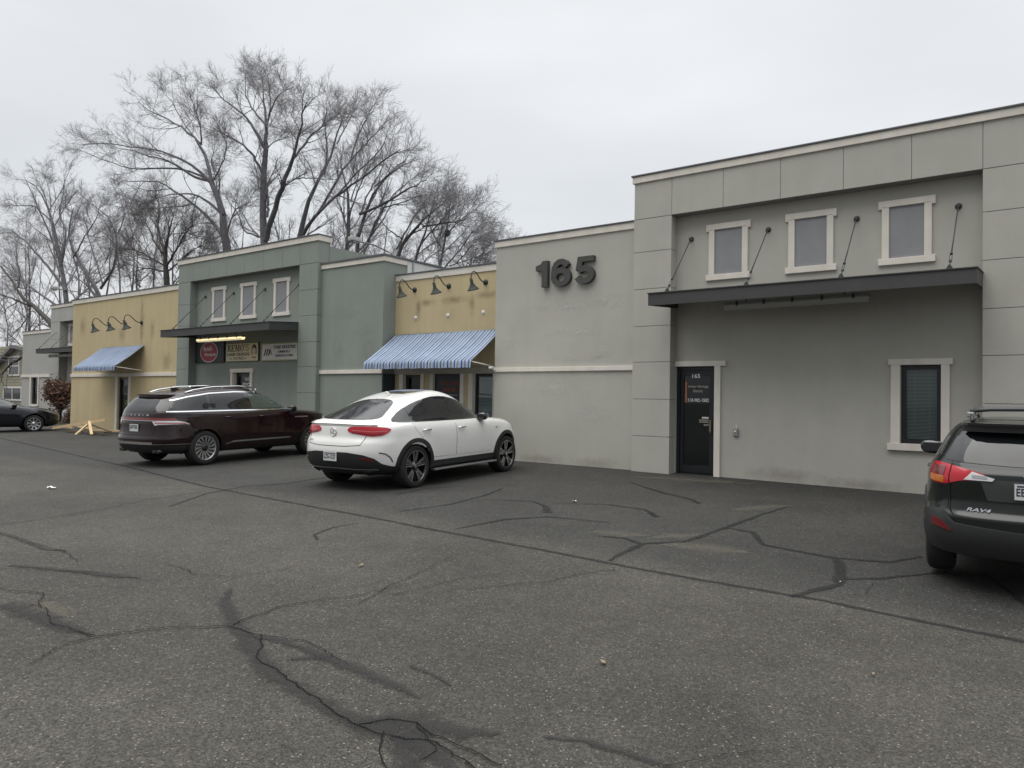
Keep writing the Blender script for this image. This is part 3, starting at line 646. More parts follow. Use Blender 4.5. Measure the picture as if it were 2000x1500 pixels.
def awning(label, x0, x1, yw, zw, yf, zf, val, m, nraft, slack):
    cx = (x0+x1)/2; t = thing('awning', label, 'awning', (cx, yw, zw), group='blue striped awnings')
    mb = MB(); nx = 60; ny = 8; vs = []; rg = random.Random(int(-cx))
    for j in range(ny+1):
        v = j/ny
        for i in range(nx+1):
            u = i/nx; r = abs(math.sin(PI*u*nraft)); z = zw+(zf-zw)*v - slack*r*math.sin(PI*v) - .012*math.sin(v*PI)
            vs.append((x0+(x1-x0)*u, yw+(yf-yw)*v, z))
    for j in range(1, 4):
        for i in range(nx+1):
            u = i/nx; q = j/3; vs.append((x0+(x1-x0)*u, yf-.01-.012*math.sin(u*50+1)*q, zf-val*q-.006*math.cos(u*nraft*4*PI)*q))
    n = nx+1; fs = [(j*n+i, j*n+i+1, (j+1)*n+i+1, (j+1)*n+i) for j in range(ny) for i in range(nx)]
    fs += [((ny+j)*n+i, (ny+j)*n+i+1, (ny+j+1)*n+i+1, (ny+j+1)*n+i) for j in range(3) for i in range(nx)]
    mb.add(vs, fs, m, True); c = part(mb, 'canvas', t)
    mb = MB(); rz = .03
    for k in range(nraft+1):
        x = x0+.01+(x1-x0-.02)*k/nraft; mb.tube([(x,yw,zw-rz), (x,yf+.01,zf-rz)], .014, GALV, 6); 
    mb.tube([(x0,yf+.02,zf-rz), (x1,yf+.02,zf-rz)], .014, GALV, 6); mb.tube([(x0,yw-.02,zw-.02), (x1,yw-.02,zw-.02)], .014, GALV, 6)
    for x in (x0+.015, x1-.015): mb.tube([(x,yf+.02,zf-rz), (x,yw,zf-.14)], .016, WHITE, 6)
    part(mb, 'frame', t); return t
awning('bright blue and white striped awning between the green and gray walls', -14.86, -11.15, YY-.02, 3.21, 13.35, 2.37, .18, AWN, 4, .035)

# --- gooseneck wall lamps
IRON = mat('black_iron_enamel', (.022,.024,.025), .5, var=.2, vscale=20); SHADE = mat('dark_green_enamel_shade', (.030,.036,.032), .55, var=.15, vscale=9)
def lamp_proto(x, yw, z, label, group, s=1.0, h=.0):
    t = thing('wall_lamp', label, 'lamp', (x, yw, z), group=group)
    mb = MB(); mb.lathe([(0,-.05*s),(.03*s,-.05*s),(.06*s,-.03*s),(.075*s,-.015*s),(.075*s,0)], IRON, (x, yw, z), 'Y', 20); part(mb, 'wall_plate', t)
    pts = [(0,-.04,0), (0,-.12,.0), (0,-.20,.03), (0,-.27,.085), (0,-.34,.15), (0,-.41,.20), (0,-.48,.215), (0,-.54,.19), (0,-.575,.13), (0,-.585,.06), (0,-.585,.0)]
    mb = MB(); mb.tube([(x+a*s, yw+b*s, z+c*s) for a, b, c in pts], .014*s, IRON, 8); part(mb, 'arm', t)
    mb = MB(); prof = [(.02,.03),(.04,.02),(.045,-.11),(.055,-.13),(.085,-.19),(.13,-.245),(.155,-.27),(.157,-.285),(.15,-.283),(.12,-.24),(.08,-.18),(.04,-.125),(.0,-.12)]
    k = len(mb.v); mb.lathe([(r*s*.95, h_*s*.95) for r, h_ in prof], SHADE, (0,0,0), 'Z', 24)
    rot = Matrix.Rotation(R_(20), 4, 'X'); mb.v = [tuple(rot @ Vector(v) + Vector((x, yw-.585*s, z-.0*s))) for v in mb.v]
    part(mb, 'lamp_shade', t); return t
GL = 'gooseneck lamps on the yellow walls'
for x, lab in ((-14.2,'left'), (-12.95,'middle'), (-11.70,'right')):
    lamp_proto(x, YY, 4.42, {'left': 'dark gooseneck lamp beside the green corner, above the bright striped awning', 'middle': 'dark gooseneck lamp in the middle of the trio above the bright striped awning', 'right': 'dark gooseneck lamp beside the gray wall corner, above the bright striped awning'}[lab], GL)
for x, lab in ((-30.77,'dark gooseneck lamp farthest left of the trio on the wide yellow wall'), (-29.46,'dark gooseneck lamp in the middle of the trio on the wide yellow wall'), (-28.21,'dark gooseneck lamp nearest the green tower on the wide yellow wall')):
    lamp_proto(x, YL, 4.17, lab, GL, 1.15)

# --- green unit
gr = thing('storefront_building', 'sage green stucco storefront with three business signs and a parapet tower', 'building', (-20, YL, 0))
GD = (-22.2, -21.22, -.05, 2.2)
tower_front(gr, -25.35, -24.56, -18.45, -17.58, YF, YR, GREEN, 6.07, 6.27, 5.42, [.78,1.55,2.33,3.07,3.86,4.63,5.42], [-24.38+.02,-23.37,-22.33,-21.31,-20.31,-19.3,-18.4], [GD])
mb = MB(); wall(mb, -17.58, -14.93, -.5, 5.25, YL, [], GREEN); shell(mb, -17.56, -14.93, YL, 5.25, GREEN, roof=4.9); part(mb, 'side_wall', gr)
mb = MB(); mb.box(-17.58, -14.895, YL-.035, YL+.3, 5.22, 5.36, CREAM, .006); mb.box(-15.2, -14.895, YL+.3, 14.95, 5.22, 5.36, CREAM, .006)
mb.box(-17.6, -14.87, YL-.06, YL+.32, 5.36, 5.42, ROOFM, .008); mb.box(-15.22, -14.87, YL+.32, 24, 5.36, 5.42, ROOFM, .008)
part(mb, 'coping', gr)
mb = MB(); mb.box(-15.0, -14.90, 14.96, 24, 4.2, 5.355, mat('white_parapet_sheet', (.68,.69,.68), .7, var=.06, vscale=2)); mb.box(-14.9, -14.87, 15.15, 15.2, 4.6, 5.36, GALV); part(mb, 'parapet_sheet', gr)
mb = MB(); mb.box(-17.575, -14.90, YL-.045, YL, 2.11, 2.22, CREAM, .008); part(mb, 'trim_band', gr)
mb = MB(); mb.box(-14.925, -14.90, YL+.02, YY-.002, -.1, 2.1, mat('navy_side_panel', (.035,.045,.065), .5)); part(mb, 'side_panel', gr)
for a, b in ((-23.6,-22.7), (-21.9,-20.95), (-20.1,-19.2)): trim_window(gr, a, b, 3.97, 5.17, YR)
mb = MB(); mb.box(-22.36, -21.05, YR-.055, YR, 2.2, 2.33, CREAM, .008); mb.box(-22.32, -22.2, YR-.05, YR, -.1, 2.2, CREAM); mb.box(-21.22, -21.1, YR-.05, YR, -.1, 2.2, CREAM)
mb.box(-22.199, -22.185, YR, YR+.145, 0, 2.19, CREAM); part(mb, 'door_trim', gr)
mb = MB()
for q in ((-22.18,-22.08,0,2.19), (-21.32,-21.22,0,2.19), (-22.08,-21.32,2.1,2.19), (-22.08,-21.32,0,.2)): mb.box(q[0], q[1], YR+.1, YR+.15, q[2], q[3], ALU)
gd = part(mb, 'door', gr); mb = MB(); mb.box(-22.08, -21.32, YR+.12, YR+.126, .2, 2.1, PANED); part(mb, 'pane', gr, gd)
mb = MB(); put_text(mb, '165', -21.72, 1.93, .24, .12, YR+.115, OFFW, bold=.02); put_text(mb, "REMO'S", -21.84, 1.74, .50, .13, YR+.115, OFFW, bold=.02)
put_text(mb, 'HAIR DESIGN', -21.84, 1.66, .50, .05, YR+.115, OFFW, bold=.01); put_text(mb, 'UNISEX', -21.72, 1.57, .24, .04, YR+.115, OFFW); part(mb, 'lettering', gr, gd)
mb = MB(); mb.box(-22.2, -21.2, YR+.16, YR+1.5, -.05, 2.2, ROOM); part(mb, 'room', gr)
canopy('dark steel canopy above the three signs on the green building', -24.56, -18.45, YR, 12.9, [(-24.01,-23.84), (-22.29,-22.19), (-20.54,-20.49), (-18.78,-18.78)], 3.60, 3.37, 4.88)
tube_light('glowing warm strip light under the canopy on the green building', -22.89, -20.33, 13.3, 3.20, True)
# signs
def sign(label, x0, x1, z0, z1, face, edge, fr=.02):
    t = thing('business_sign', label, 'sign', ((x0+x1)/2, YR, z0)); mb = MB(); mb.box(x0, x1, YR-.06, YR-.002, z0, z1, edge, .004)
    mb.box(x0+fr, x1-fr, YR-.064, YR-.05, z0+fr, z1-fr, face); b = part(mb, 'board', t); return t
S = YR-.066
t = sign('black sign board with a red oval emblem, left of the three signs', -24.50, -22.72, 2.55, 3.30, mat('black_sign_face', (.016,.019,.022), .5, var=.1, vscale=5), mat('black_sign_edge', (.014,.016,.02), .5), .01)
mb = MB()
def disc(mb, cx, cz, rx, rz, y0, y1, m, n=36): mb.prism([(cx+rx*math.cos(2*PI*k/n), cz+rz*math.sin(2*PI*k/n)) for k in range(n)], y0, y1, m)
disc(mb, -23.62, 2.92, .54, .355, S-.003, S+.002, WHITE); disc(mb, -23.62, 2.92, .51, .33, S-.007, S-.001, mat('sign_red', (.36,.02,.035), .5))
put_text(mb, "Marshall's", -23.98, 2.96, .58, .17, S-.008, OFFW, bold=.02, shear=.25, ext=.003); put_text(mb, 'Motorsports', -23.88, 2.75, .70, .15, S-.008, OFFW, bold=.02, shear=.2, ext=.003)
part(mb, 'lettering', t)
CRM = mat('aged_cream_sign_face', (.62,.56,.40), .6, var=.06, vscale=3); BRN = mat('dark_brown_letters', (.045,.035,.03), .6)
t = sign("cream sign board reading REMO'S HAIR DESIGN, middle of the three signs", -22.57, -20.76, 2.57, 3.17, CRM, mat('dark_sign_edge', (.03,.035,.05), .5), .008)
mb = MB()
def serif_text(mb, x, z, w, h, y, m):
    # REMO'S in a high-contrast serif: strokes with thick stems and thin hairlines; unit box per letter
    def R(a, b, c, d): mb.prism([(x+a*u, z+b*h), (x+c*u, z+b*h), (x+c*u, z+d*h), (x+a*u, z+d*h)], y-.004-next(eps), y, m)
    def P_(pts): mb.prism([(x+p*u, z+q*h) for p, q in pts], y-.004-next(eps), y, m)
    def ring(cx, cz, rx, rz, t1, t2, a0=0, a1=360):
        n = 20; o_ = [(cx+rx*math.cos(R_(a0+(a1-a0)*k/n)), cz+rz*math.sin(R_(a0+(a1-a0)*k/n))) for k in range(n+1)]
        i_ = [(cx+(rx-t1)*math.cos(R_(a0+(a1-a0)*k/n)), cz+(rz-t2)*math.sin(R_(a0+(a1-a0)*k/n))) for k in range(n+1)]
        yy = y-.004-next(eps)
        for k in range(n): mb.add([(x+q[0]*u, yy, z+q[1]*h) for q in (o_[k], o_[k+1], i_[k+1], i_[k])], [(0,1,2,3)], m)
    eps = iter([i*.00004 for i in range(200)]); u = w/5.15
    R(0,0,.34,.06); R(0,.94,.34,1); R(.08,0,.27,1); ring(.27,.745,.42,.255,.17,.06,-90,90); P_([(.35,.5),(.55,.5),(.85,.0),(.6,.0)])
    o = .92; R(o,0,o+.75,.06); R(o,.94,o+.72,1); R(o+.08,0,o+.27,1); R(o+.27,.47,o+.55,.53); R(o+.69,0,o+.75,.25); R(o+.66,.75,o+.72,1); R(o+.5,.38,o+.55,.62)
    o = 1.78; R(o,0,o+.28,.05); R(o+.0,.94,o+.3,1); R(o+.11,0,o+.17,1); P_([(o+.14,1),(o+.34,1),(o+.60,.2),(o+.55,0),(o+.5,0)]); P_([(o+.52,0),(o+.57,.15),(o+.86,1),(o+.80,1)]); R(o+.8,0,o+.99,1); R(o+.7,0,o+1.08,.05); R(o+.8,.94,o+1.08,1)
    ring(3.40,.5,.42,.52,.19,.05); P_([(3.95,1),(4.09,1),(4.05,.72),(4.0,.72)])
    ring(4.60,.74,.28,.27,.13,.06,20,270); ring(4.62,.27,.31,.28,.15,.06,-160,90); R(4.85,.72,4.89,.98); R(4.27,.02,4.31,.3)
serif_text(mb, -22.49, 2.90, 1.26, .225, S, BRN)
put_text(mb, 'HAIR DESIGN', -22.49, 2.755, 1.24, .10, S, BRN, bold=.012); put_text(mb, '374-7035', -22.15, 2.625, .58, .085, S, BRN)
for x in (-22.33, -21.50): disc(mb, x+.04, 2.665, .045, .02, S-.003, S, BRN, 10)
TAN = mat('tan_sign_ink', (.34,.17,.09), .7)
ey = iter([i*.0003 for i in range(50)])
disc(mb, -20.98, 2.97, .125, .14, S-.003-next(ey), S, BRN); disc(mb, -20.98, 2.91, .085, .12, S-.005-next(ey), S, CRM); disc(mb, -20.98, 3.04, .10, .05, S-.006-next(ey), S, BRN)
disc(mb, -21.09, 2.86, .03, .09, S-.004-next(ey), S, TAN); disc(mb, -20.87, 2.86, .03, .09, S-.004-next(ey), S, TAN)
disc(mb, -21.01, 2.93, .016, .008, S-.007-next(ey), S, BRN, 8); disc(mb, -20.945, 2.93, .016, .008, S-.007-next(ey), S, BRN, 8); disc(mb, -20.978, 2.845, .022, .009, S-.007-next(ey), S, TAN, 8)
put_text(mb, 'UNISEX', -21.09, 2.66, .23, .055, S, TAN)
part(mb, 'lettering', t)
t = sign('white sign board reading STARK INDUSTRIES with roofing lines, right of the three signs', -20.58, -18.72, 2.55, 3.12, mat('white_sign_face', (.66,.65,.60), .6, var=.05, vscale=3), mat('olive_sign_edge', (.36,.36,.19), .6), .035)
mb = MB(); SL = mat('slate_letters', (.09,.09,.12), .6)
put_text(mb, 'STARK INDUSTRIES', -19.93, 2.93, 1.10, .105, S, SL, bold=.02); put_text(mb, 'COMMERCIAL &', -19.72, 2.80, .62, .07, S, SL, bold=.008); put_text(mb, 'RESIDENTIAL ROOFING', -19.84, 2.675, .90, .075, S, SL, bold=.008)
for k in range(3): xx = -20.46+k*.11; mb.prism([(xx,2.72),(xx+.05,2.72),(xx+.16,2.93),(xx+.09,2.93)], S-.004-k*.0003, S, SL)
mb.prism([(-20.16,2.93),(-20.12,2.93),(-20.0,2.74),(-20.03,2.74)], S-.0052, S, SL); mb.prism([(-20.15,2.74),(-20.13,2.74),(-20.1,2.86),(-20.12,2.86)], S-.0055, S, SL)
part(mb, 'lettering', t)

# --- wide yellow unit
y2 = thing('storefront_building', 'wide yellow stucco storefront left of the green tower with a small faded awning', 'building', (-29.5, YL, 0))
DH = (-29.95, -29.08, -.1, 2.08)
mb = MB(); wall(mb, -34.15, -25.35, -.5, 5.3, YL, [DH], YELLOW); shell(mb, -34.15, -25.35, YL, 5.3, YELLOW, roof=4.9); part(mb, 'wall', y2)
mb = MB(); mb.box(-28.225, -28.215, YL-.003, YL+.01, 2.3, 5.25, mat('control_joint', (.28,.22,.11), .9)); part(mb, 'control_joint', y2)
coping('coping', y2, -34.15, -25.37, YL, 5.24, 5.45, .4, over=.04)
mb = MB(); mb.box(-34.17, -25.36, YL-.045, YL, 2.11, 2.24, CREAM, .008); mb.box(-30.12, -29.95, YL-.04, YL, -.2, 2.11, CREAM); mb.box(-29.08, -28.93, YL-.04, YL, -.2, 2.11, CREAM); part(mb, 'trim', y2)
mb = MB()
for q in ((-29.95,-29.85,-.05,2.08), (-29.18,-29.08,-.05,2.08), (-29.85,-29.18,1.98,2.08), (-29.85,-29.18,-.05,.2)): mb.box(q[0], q[1], YL+.06, YL+.12, q[2], q[3], ALU)
dd = part(mb, 'door', y2); mb = MB(); mb.box(-29.85, -29.18, YL+.09, YL+.096, .2, 1.98, PANED); part(mb, 'pane', y2, dd)
mb = MB(); disc(mb, -29.45, 1.08, .08, .1, YL+.082, YL+.088, mat('lime_sticker', (.25,.30,.08), .6), 16); disc(mb, -29.45, 1.08, .045, .06, YL+.078, YL+.083, mat('dark_sticker', (.03,.04,.02), .6), 16)
mb.box(-29.75, -29.3, YL+.083, YL+.088, 1.45, 1.75, mat('dim_poster', (.07,.08,.08), .6)); part(mb, 'sticker', y2, dd)
mb = MB(); mb.box(-29.95, -29.08, YL+.16, YL+1.2, -.05, 2.1, ROOM); part(mb, 'room', y2)
awning('faded blue striped awning over the door of the wide yellow wall', -31.35, -27.95, YL-.02, 3.30, 13.0, 2.46, .17, AWN2, 3, .03)

stain(y2, 'grime', (.24,.19,.10), [(-28.45,2.9,.5,2.5,YL), (-30.2,3.2,.9,1.2,YL), (-27.7,3.2,.6,1.3,YL), (-33.6,3.6,.8,1.3,YL), (-26.8,2.2,1.0,.9,YL)], .3)
stain(gr, 'scuff', (.40,.44,.41), [(-17.4,3.65,1.7,.4,YL), (-16.3,3.1,1.2,.35,YL), (-15.8,2.4,.6,.8,YL), (-17.2,2.5,.7,.7,YL)], .55)
# --- far gray unit, set back
K = 16.6/14.1; YG = 16.6
def sc(x, z): return x*K, 1.45+(z-1.45)*K
g3 = thing('storefront_building', 'far gray stucco storefront set back behind the yellow corner and bare bush', 'building', (-43, YG, 0))
mb = MB(); W3 = (-45.15, -44.25, .78, 2.24); D3 = (-40.35, -39.5, -.2, 2.6)
wall(mb, -46.5, -42.6, -.6, 4.75, YG, [W3], GRAYF); shell(mb, -46.5, -42.6, YG, 4.75, GRAYF, roof=4.4); part(mb, 'side_wall', g3)
mb = MB(); wall(mb, -41.5, -36.5, -.6, 5.1, YG+.25, [D3], GRAYF); shell(mb, -42.6, -35.2, YG+.4, 5.8, GRAYF, roof=5); part(mb, 'wall', g3)
blocks('pilaster', g3, -42.6, -41.5, YG-.12, [.8,1.6,2.4,3.3,4.2,5.1], GRAYF, .36, z0=-.5)
mb = MB()
for a, b in ((-42.6,-41.5), (-41.5,-40.1), (-40.1,-38.7), (-38.7,-37.3), (-37.3,-35.2)): mb.box(a+.006, b-.006, YG-.12, YG+.4, 5.11, 5.85, GRAYF, .01)
mb.box(-42.58, -35.2, YG-.1, YG+.38, 5.1, 5.87, GROOVE); part(mb, 'fascia_panel', g3)
coping('coping', g3, -42.6, -35.2, YG-.12, 5.84, 6.03, .5); coping('coping', g3, -46.5, -42.65, YG, 4.62, 4.82, .4)
trim_window(g3, -41.3, -40.2, 3.86, 5.0, YG+.25)
mb = MB(); mb.box(-46.55, -42.75, YG-.05, YG, 2.24, 2.38, CREAM, .008); mb.box(-45.32, -45.15, YG-.05, YG, .7, 2.24, CREAM); mb.box(-44.25, -44.12, YG-.05, YG, .7, 2.24, CREAM); mb.box(-45.15, -44.25, YG-.06, YG, .66, .78, CREAM)
wn = part(mb, 'window', g3); mb = MB()
for q in ((-45.15,-45.0,.78,2.24), (-44.33,-44.25,.78,2.24)): mb.box(q[0], q[1], YG+.05, YG+.1, q[2], q[3], ALU)
part(mb, 'window_frame', g3, wn); mb = MB(); mb.box(-45.0, -44.33, YG+.08, YG+.086, .78, 2.24, PANE); part(mb, 'pane', g3, wn)
mb = MB(); mb.box(-45.0, -44.33, YG+.15, YG+.16, 1.6, 2.2, BLIND); part(mb, 'blind', g3, wn); mb = MB(); mb.box(-45.2, -44.2, YG+.2, YG+1, .7, 2.3, ROOM); part(mb, 'room', g3)
mb = MB(); mb.box(-40.35, -39.5, YG+.3, YG+.4, -.1, 2.6, ALU); mb.box(-40.2, -39.65, YG+.29, YG+.31, .2, 2.4, PANED); mb.box(-40.45, -40.35, YG+.2, YG+.26, -.1, 2.6, CREAM); part(mb, 'door', g3)
rr = []
for wp_, bp_ in (((122,649),(76,680)), ((147,646),(100,680)), ((171,644),(123,679))):
    rr.append((F(*wp_, YG+.25).x, F(*bp_, 15.45).x))
canopy('dark steel canopy over the recessed far gray storefront, behind the bush', -41.5, -36.6, YG+.25, 15.4, rr, 3.60, 3.38, 5.0-.12, zw=3.7)
t = tube_light('dark strip light under the canopy of the far gray storefront', -40.6, -37.5, 15.7, 3.2, False)

# --- floodlights on arms over the roof edge
def roof_light(label, x, yb, z, yf, zf):
    t = thing('roof_floodlight', label, 'floodlight', (x, yb, z)); mb = MB()
    mb.tube([(x,yb,z-.45), (x,yb,z), (x,yb-.3,z+.06), (x,(yb+yf)/2,(z+zf)/2+.06), (x,yf,zf)], .02, mat('weathered_pipe', (.16,.165,.17), .6)); part(mb, 'arm', t)
    mb = MB(); mb.box(x-.10, x+.10, yf-.30, yf+.02, zf-.03, zf+.09, mat('pale_lamp_housing', (.42,.43,.42), .6), .03); mb.box(x-.08, x+.08, yf-.26, yf-.08, zf-.08, zf-.03, mat('lamp_glass_gray', (.2,.22,.21), .2), .02); part(mb, 'lamp_head', t)
roof_light('pale floodlight on a pipe arm over the roof edge right of the green tower', -15.05, 14.45, 5.50, 13.25, 5.62)
roof_light('pale floodlight on a pipe arm over the roof edge of the wide yellow wall', -33.2, 14.5, 5.55, 13.1, 5.72)
# ---------------------------------------------------------------- lumber, bush, bag, house behind
def stick(mb, a, b, w_, h_, m):
    a = Vector(a); b = Vector(b); t = (b-a).normalized(); s = t.cross(Vector((0,0,1))).normalized(); u = s.cross(t)
    vs = [p+s*sa*w_/2+u*sb*h_/2 for p in (a, b) for sa, sb in ((-1,-1),(1,-1),(1,1),(-1,1))]
    mb.add(vs, [(0,1,2,3),(7,6,5,4),(0,4,5,1),(1,5,6,2),(2,6,7,3),(3,7,4,0)], m)
def plank(label, a, b, w_=.09, h_=.045, m=LUM):
    mb = MB(); c = (Vector(a)+Vector(b))/2; stick(mb, Vector(a)-c, Vector(b)-c, w_, h_, m)
    o = mb.build('lumber_board', loc=c); tag(o, label, 'board', 'loose lumber piled by the yellow corner')
LX = lambda px, py, up: (lambda p: (p.x, p.y, p.z+up))(G(px, py))
def at_h(px, py, Y): p = F(px, py, Y); return (p.x, p.y, p.z)
plank('short pine offcut lying left of the lumber pile', at_h(118,833,12.9), at_h(142,836,12.7), .09, .05)
plank('long dark board lying flat under the front of the lumber pile', at_h(128,842,12.2), at_h(205,845,12.2), .10, .05, mat('weathered_wood', (.12,.09,.06), .8))
plank('long pine board propped up at its right end, longest of the lumber pile', at_h(103,836,12.2), at_h(207,820,12.5), .05, .10)
plank('upright slanting pine leg in the middle of the lumber pile', at_h(174,823,12.40), at_h(179,849,11.9), .09, .05)
plank('pine leg slanting down to the left in the lumber pile', at_h(171,829,12.35), at_h(147,850,11.9), .09, .05)
plank('pine board lying flat behind the right of the lumber pile', at_h(178,839,12.9), at_h(234,842,12.9), .09, .07)
plank('dark weathered board leaning down to the right of the lumber pile', at_h(177,829,12.55), at_h(216,843,12.2), .05, .04, mat('weathered_wood', (.12,.09,.06), .8))
plank('short pine board behind the long board in the lumber pile', at_h(152,833,12.8), at_h(178,838,12.8), .07, .05)

BARK = mat('gray_bark', (.125,.122,.13), .95, var=.3, vscale=3, bump=.6, bscale=14)
TWIG = mat('gray_brown_twigs', (.26,.25,.265), .95)
BARKD = mat('dark_bark', (.06,.055,.05), .95, var=.3, vscale=3, bump=.6, bscale=14)
def tubes_mesh(name, sets, m, parent, origin):
    """sets: list of (P (N,K,3), R (N,K), sides) -> one mesh"""
    V = []; Q = []; off = 0
    for P, Rr, n in sets:
        Nn, K_, _ = P.shape
        T = np.empty_like(P); T[:,1:-1] = P[:,2:]-P[:,:-2]; T[:,0] = P[:,1]-P[:,0]; T[:,-1] = P[:,-1]-P[:,-2]
        T /= np.linalg.norm(T, axis=2, keepdims=True)+1e-9
        ref = np.tile(np.array([.31,.95,.05]), (Nn,1)); main = P[:,-1]-P[:,0]; main /= np.linalg.norm(main, axis=1, keepdims=True)+1e-9
        bad = np.abs((ref*main).sum(1)) > .9; ref[bad] = (1,0,0)
        U = ref[:,None,:] - T*(T*ref[:,None,:]).sum(2, keepdims=True); U /= np.linalg.norm(U, axis=2, keepdims=True)+1e-9
        B = np.cross(T, U); a = 2*np.pi*np.arange(n)/n
        ring = P[:,:,None,:] + Rr[:,:,None,None]*(U[:,:,None,:]*np.cos(a)[None,None,:,None] + B[:,:,None,:]*np.sin(a)[None,None,:,None])
        V.append(ring.reshape(-1,3)-np.array(origin)); base = off + np.arange(Nn)[:,None,None]*K_*n
        i = np.arange(K_-1)[None,:,None]*n; k = np.arange(n)[None,None,:]; k2 = (k+1) % n
        q = np.stack([base+i+k, base+i+k2, base+i+n+k2, base+i+n+k], -1).reshape(-1,4); Q.append(q); off += Nn*K_*n
    V = np.concatenate(V).astype(np.float32); Q = np.concatenate(Q).astype(np.int32)
    me = bpy.data.meshes.new(name); me.vertices.add(len(V)); me.vertices.foreach_set('co', V.ravel())
    me.loops.add(Q.size); me.loops.foreach_set('vertex_index', Q.ravel()); me.polygons.add(len(Q))
    me.polygons.foreach_set('loop_start', np.arange(0, Q.size, 4, dtype=np.int32)); me.polygons.foreach_set('loop_total', np.full(len(Q), 4, np.int32))
    me.polygons.foreach_set('use_smooth', np.ones(len(Q), bool)); me.materials.append(m); me.update(calc_edges=True)
    o = bpy.data.objects.new(name, me); C.objects.link(o); o.parent = parent; return o
def resample(P, Rr, K_, cut=1.0):
    P = np.array(P, float); d = np.r_[0, np.cumsum(np.linalg.norm(np.diff(P, axis=0), axis=1))]; t = np.linspace(0, d[-1]*cut, K_)
    # smooth with Catmull-like cubic: linear then light smoothing
    Q = np.stack([np.interp(t, d, P[:,k]) for k in range(3)], 1)
    for _ in range(2): Q[1:-1] = .25*Q[:-2]+.5*Q[1:-1]+.25*Q[2:]
    return Q, np.interp(t, d, Rr)
def spawn(rs, P, Rr, M_, lo, hi, ang, lenf, K_, up, wig, rf, minr, minl=.5):
    """vectorised children along parent polylines"""
    Nn, K0, _ = P.shape; t = np.sort(rs.uniform(lo, hi, (Nn, M_)), 1); x = t*(K0-1); i = np.minimum(x.astype(int), K0-2); f = (x-i)[...,None]
    ar = np.arange(Nn)[:,None]; p = P[ar,i]*(1-f)+P[ar,i+1]*f; d = P[ar,i+1]-P[ar,i]; d /= np.linalg.norm(d, axis=2, keepdims=True)+1e-9
    r0 = Rr[ar,i]*(1-f[...,0])+Rr[ar,i+1]*f[...,0]
    plen = np.linalg.norm(np.diff(P, axis=1), axis=2).sum(1)[:,None]
    rnd = rs.normal(size=d.shape); rnd -= d*(rnd*d).sum(2, keepdims=True); rnd /= np.linalg.norm(rnd, axis=2, keepdims=True)+1e-9
    a = np.radians(rs.uniform(ang[0], ang[1], t.shape))[...,None]; dd = d*np.cos(a)+rnd*np.sin(a)
    ln = plen*lenf*(1.15-.75*t)*rs.uniform(.6, 1.25, t.shape); ln = np.maximum(ln, minl)
    p = p.reshape(-1,3); dd = dd.reshape(-1,3); ln = ln.reshape(-1); r0 = np.maximum(r0.reshape(-1)*rf, minr)
    r0 = np.minimum(r0, np.maximum(ln*.02, minr))
    out = np.empty((len(p), K_, 3)); out[:,0] = p; cur = dd.copy()
    for k in range(1, K_):
        cur = cur + rs.normal(size=cur.shape)*wig; cur[:,2] += up; cur /= np.linalg.norm(cur, axis=1, keepdims=True)
        out[:,k] = out[:,k-1]+cur*(ln/(K_-1))[:,None]
    rr = r0[:,None]*np.linspace(1, .3, K_)[None,:]; rr = np.maximum(rr, minr*.7)
    return out, rr
def tree(label, limbs, seed, group, dens=1.0, Y=None, bark=BARK, twm=TWIG, tip=.0062, scale_len=.9):
    """limbs: list of (pixel points, r0, r1 in m, depth drift) at depth Y; the first starts at the ground"""
    rs = np.random.RandomState(seed); LP = []; LR = []; base = None
    for li, (pts, r0, r1, drift) in enumerate(limbs):
        dr = drift*np.linspace(0, 1, len(pts))**1.2
        P = [F(px, py, Y+dr[i]) for i, (px, py) in enumerate(pts)]; Rr = list(np.linspace(r0, r1, len(P)))
        if li == 0:
            b = P[0]; P = [Vector((b.x+(b.x-P[1].x)*.3, b.y, -.2))]+P; Rr = [r0*1.3]+Rr; base = P[0]
        K_ = 14; q, r = resample([tuple(p) for p in P], Rr, K_, 1.0 if li == 0 else .92); q[1:-1] += rs.normal(size=q[1:-1].shape)*.05*min(1, r0*4); LP.append(q); LR.append(r)
    LP = np.array(LP); LR = np.array(LR)*.64
    root = thing('bare_tree', label, 'tree', tuple(base), group=group)
    tubes_mesh('trunk', [(LP, LR, 9)], bark, root, base)
    n1 = max(3, int(9*dens))
    lo = .25
    A, Ar = spawn(rs, LP, LR, n1, lo, .97, (22, 52), .34*scale_len, 8, .035, .10, .55, tip*1.6, 1.6)
    tips, tr = spawn(rs, LP, LR, 2, .9, 1.0, (8, 30), .20*scale_len, 8, .02, .10, .8, tip*1.4, 1.6)
    A = np.concatenate([A, tips]); Ar = np.concatenate([Ar, tr])
    B, Br = spawn(rs, A, Ar, max(3, int(7*dens)), .12, 1.0, (22, 48), .50, 6, .03, .11, .6, tip*1.2, .8)
    Cc, Cr = spawn(rs, B, Br, max(3, int(6*dens)), .10, 1.0, (20, 45), .60, 5, .03, .12, .6, tip, .5)
    D, Dr = spawn(rs, Cc, Cr, 3, .1, 1.0, (22, 50), .65, 3, .03, .12, .7, tip*.7, .3)
    tubes_mesh('crown', [(A, Ar, 5), (B, Br, 4), (Cc, Cr, 3), (D, Dr, 3)], twm, root, base)
    return root
GT = 'bare winter trees behind the storefronts'
P4 = lambda X, Y_: (X/3, 120+Y_/3)
P5 = lambda X, Y_: (400+X*.3, 100+Y_*.3)
def c4(*a): return [P4(a[i], a[i+1]) for i in range(0, len(a), 2)]
def c5(*a): return [P5(a[i], a[i+1]) for i in range(0, len(a), 2)]
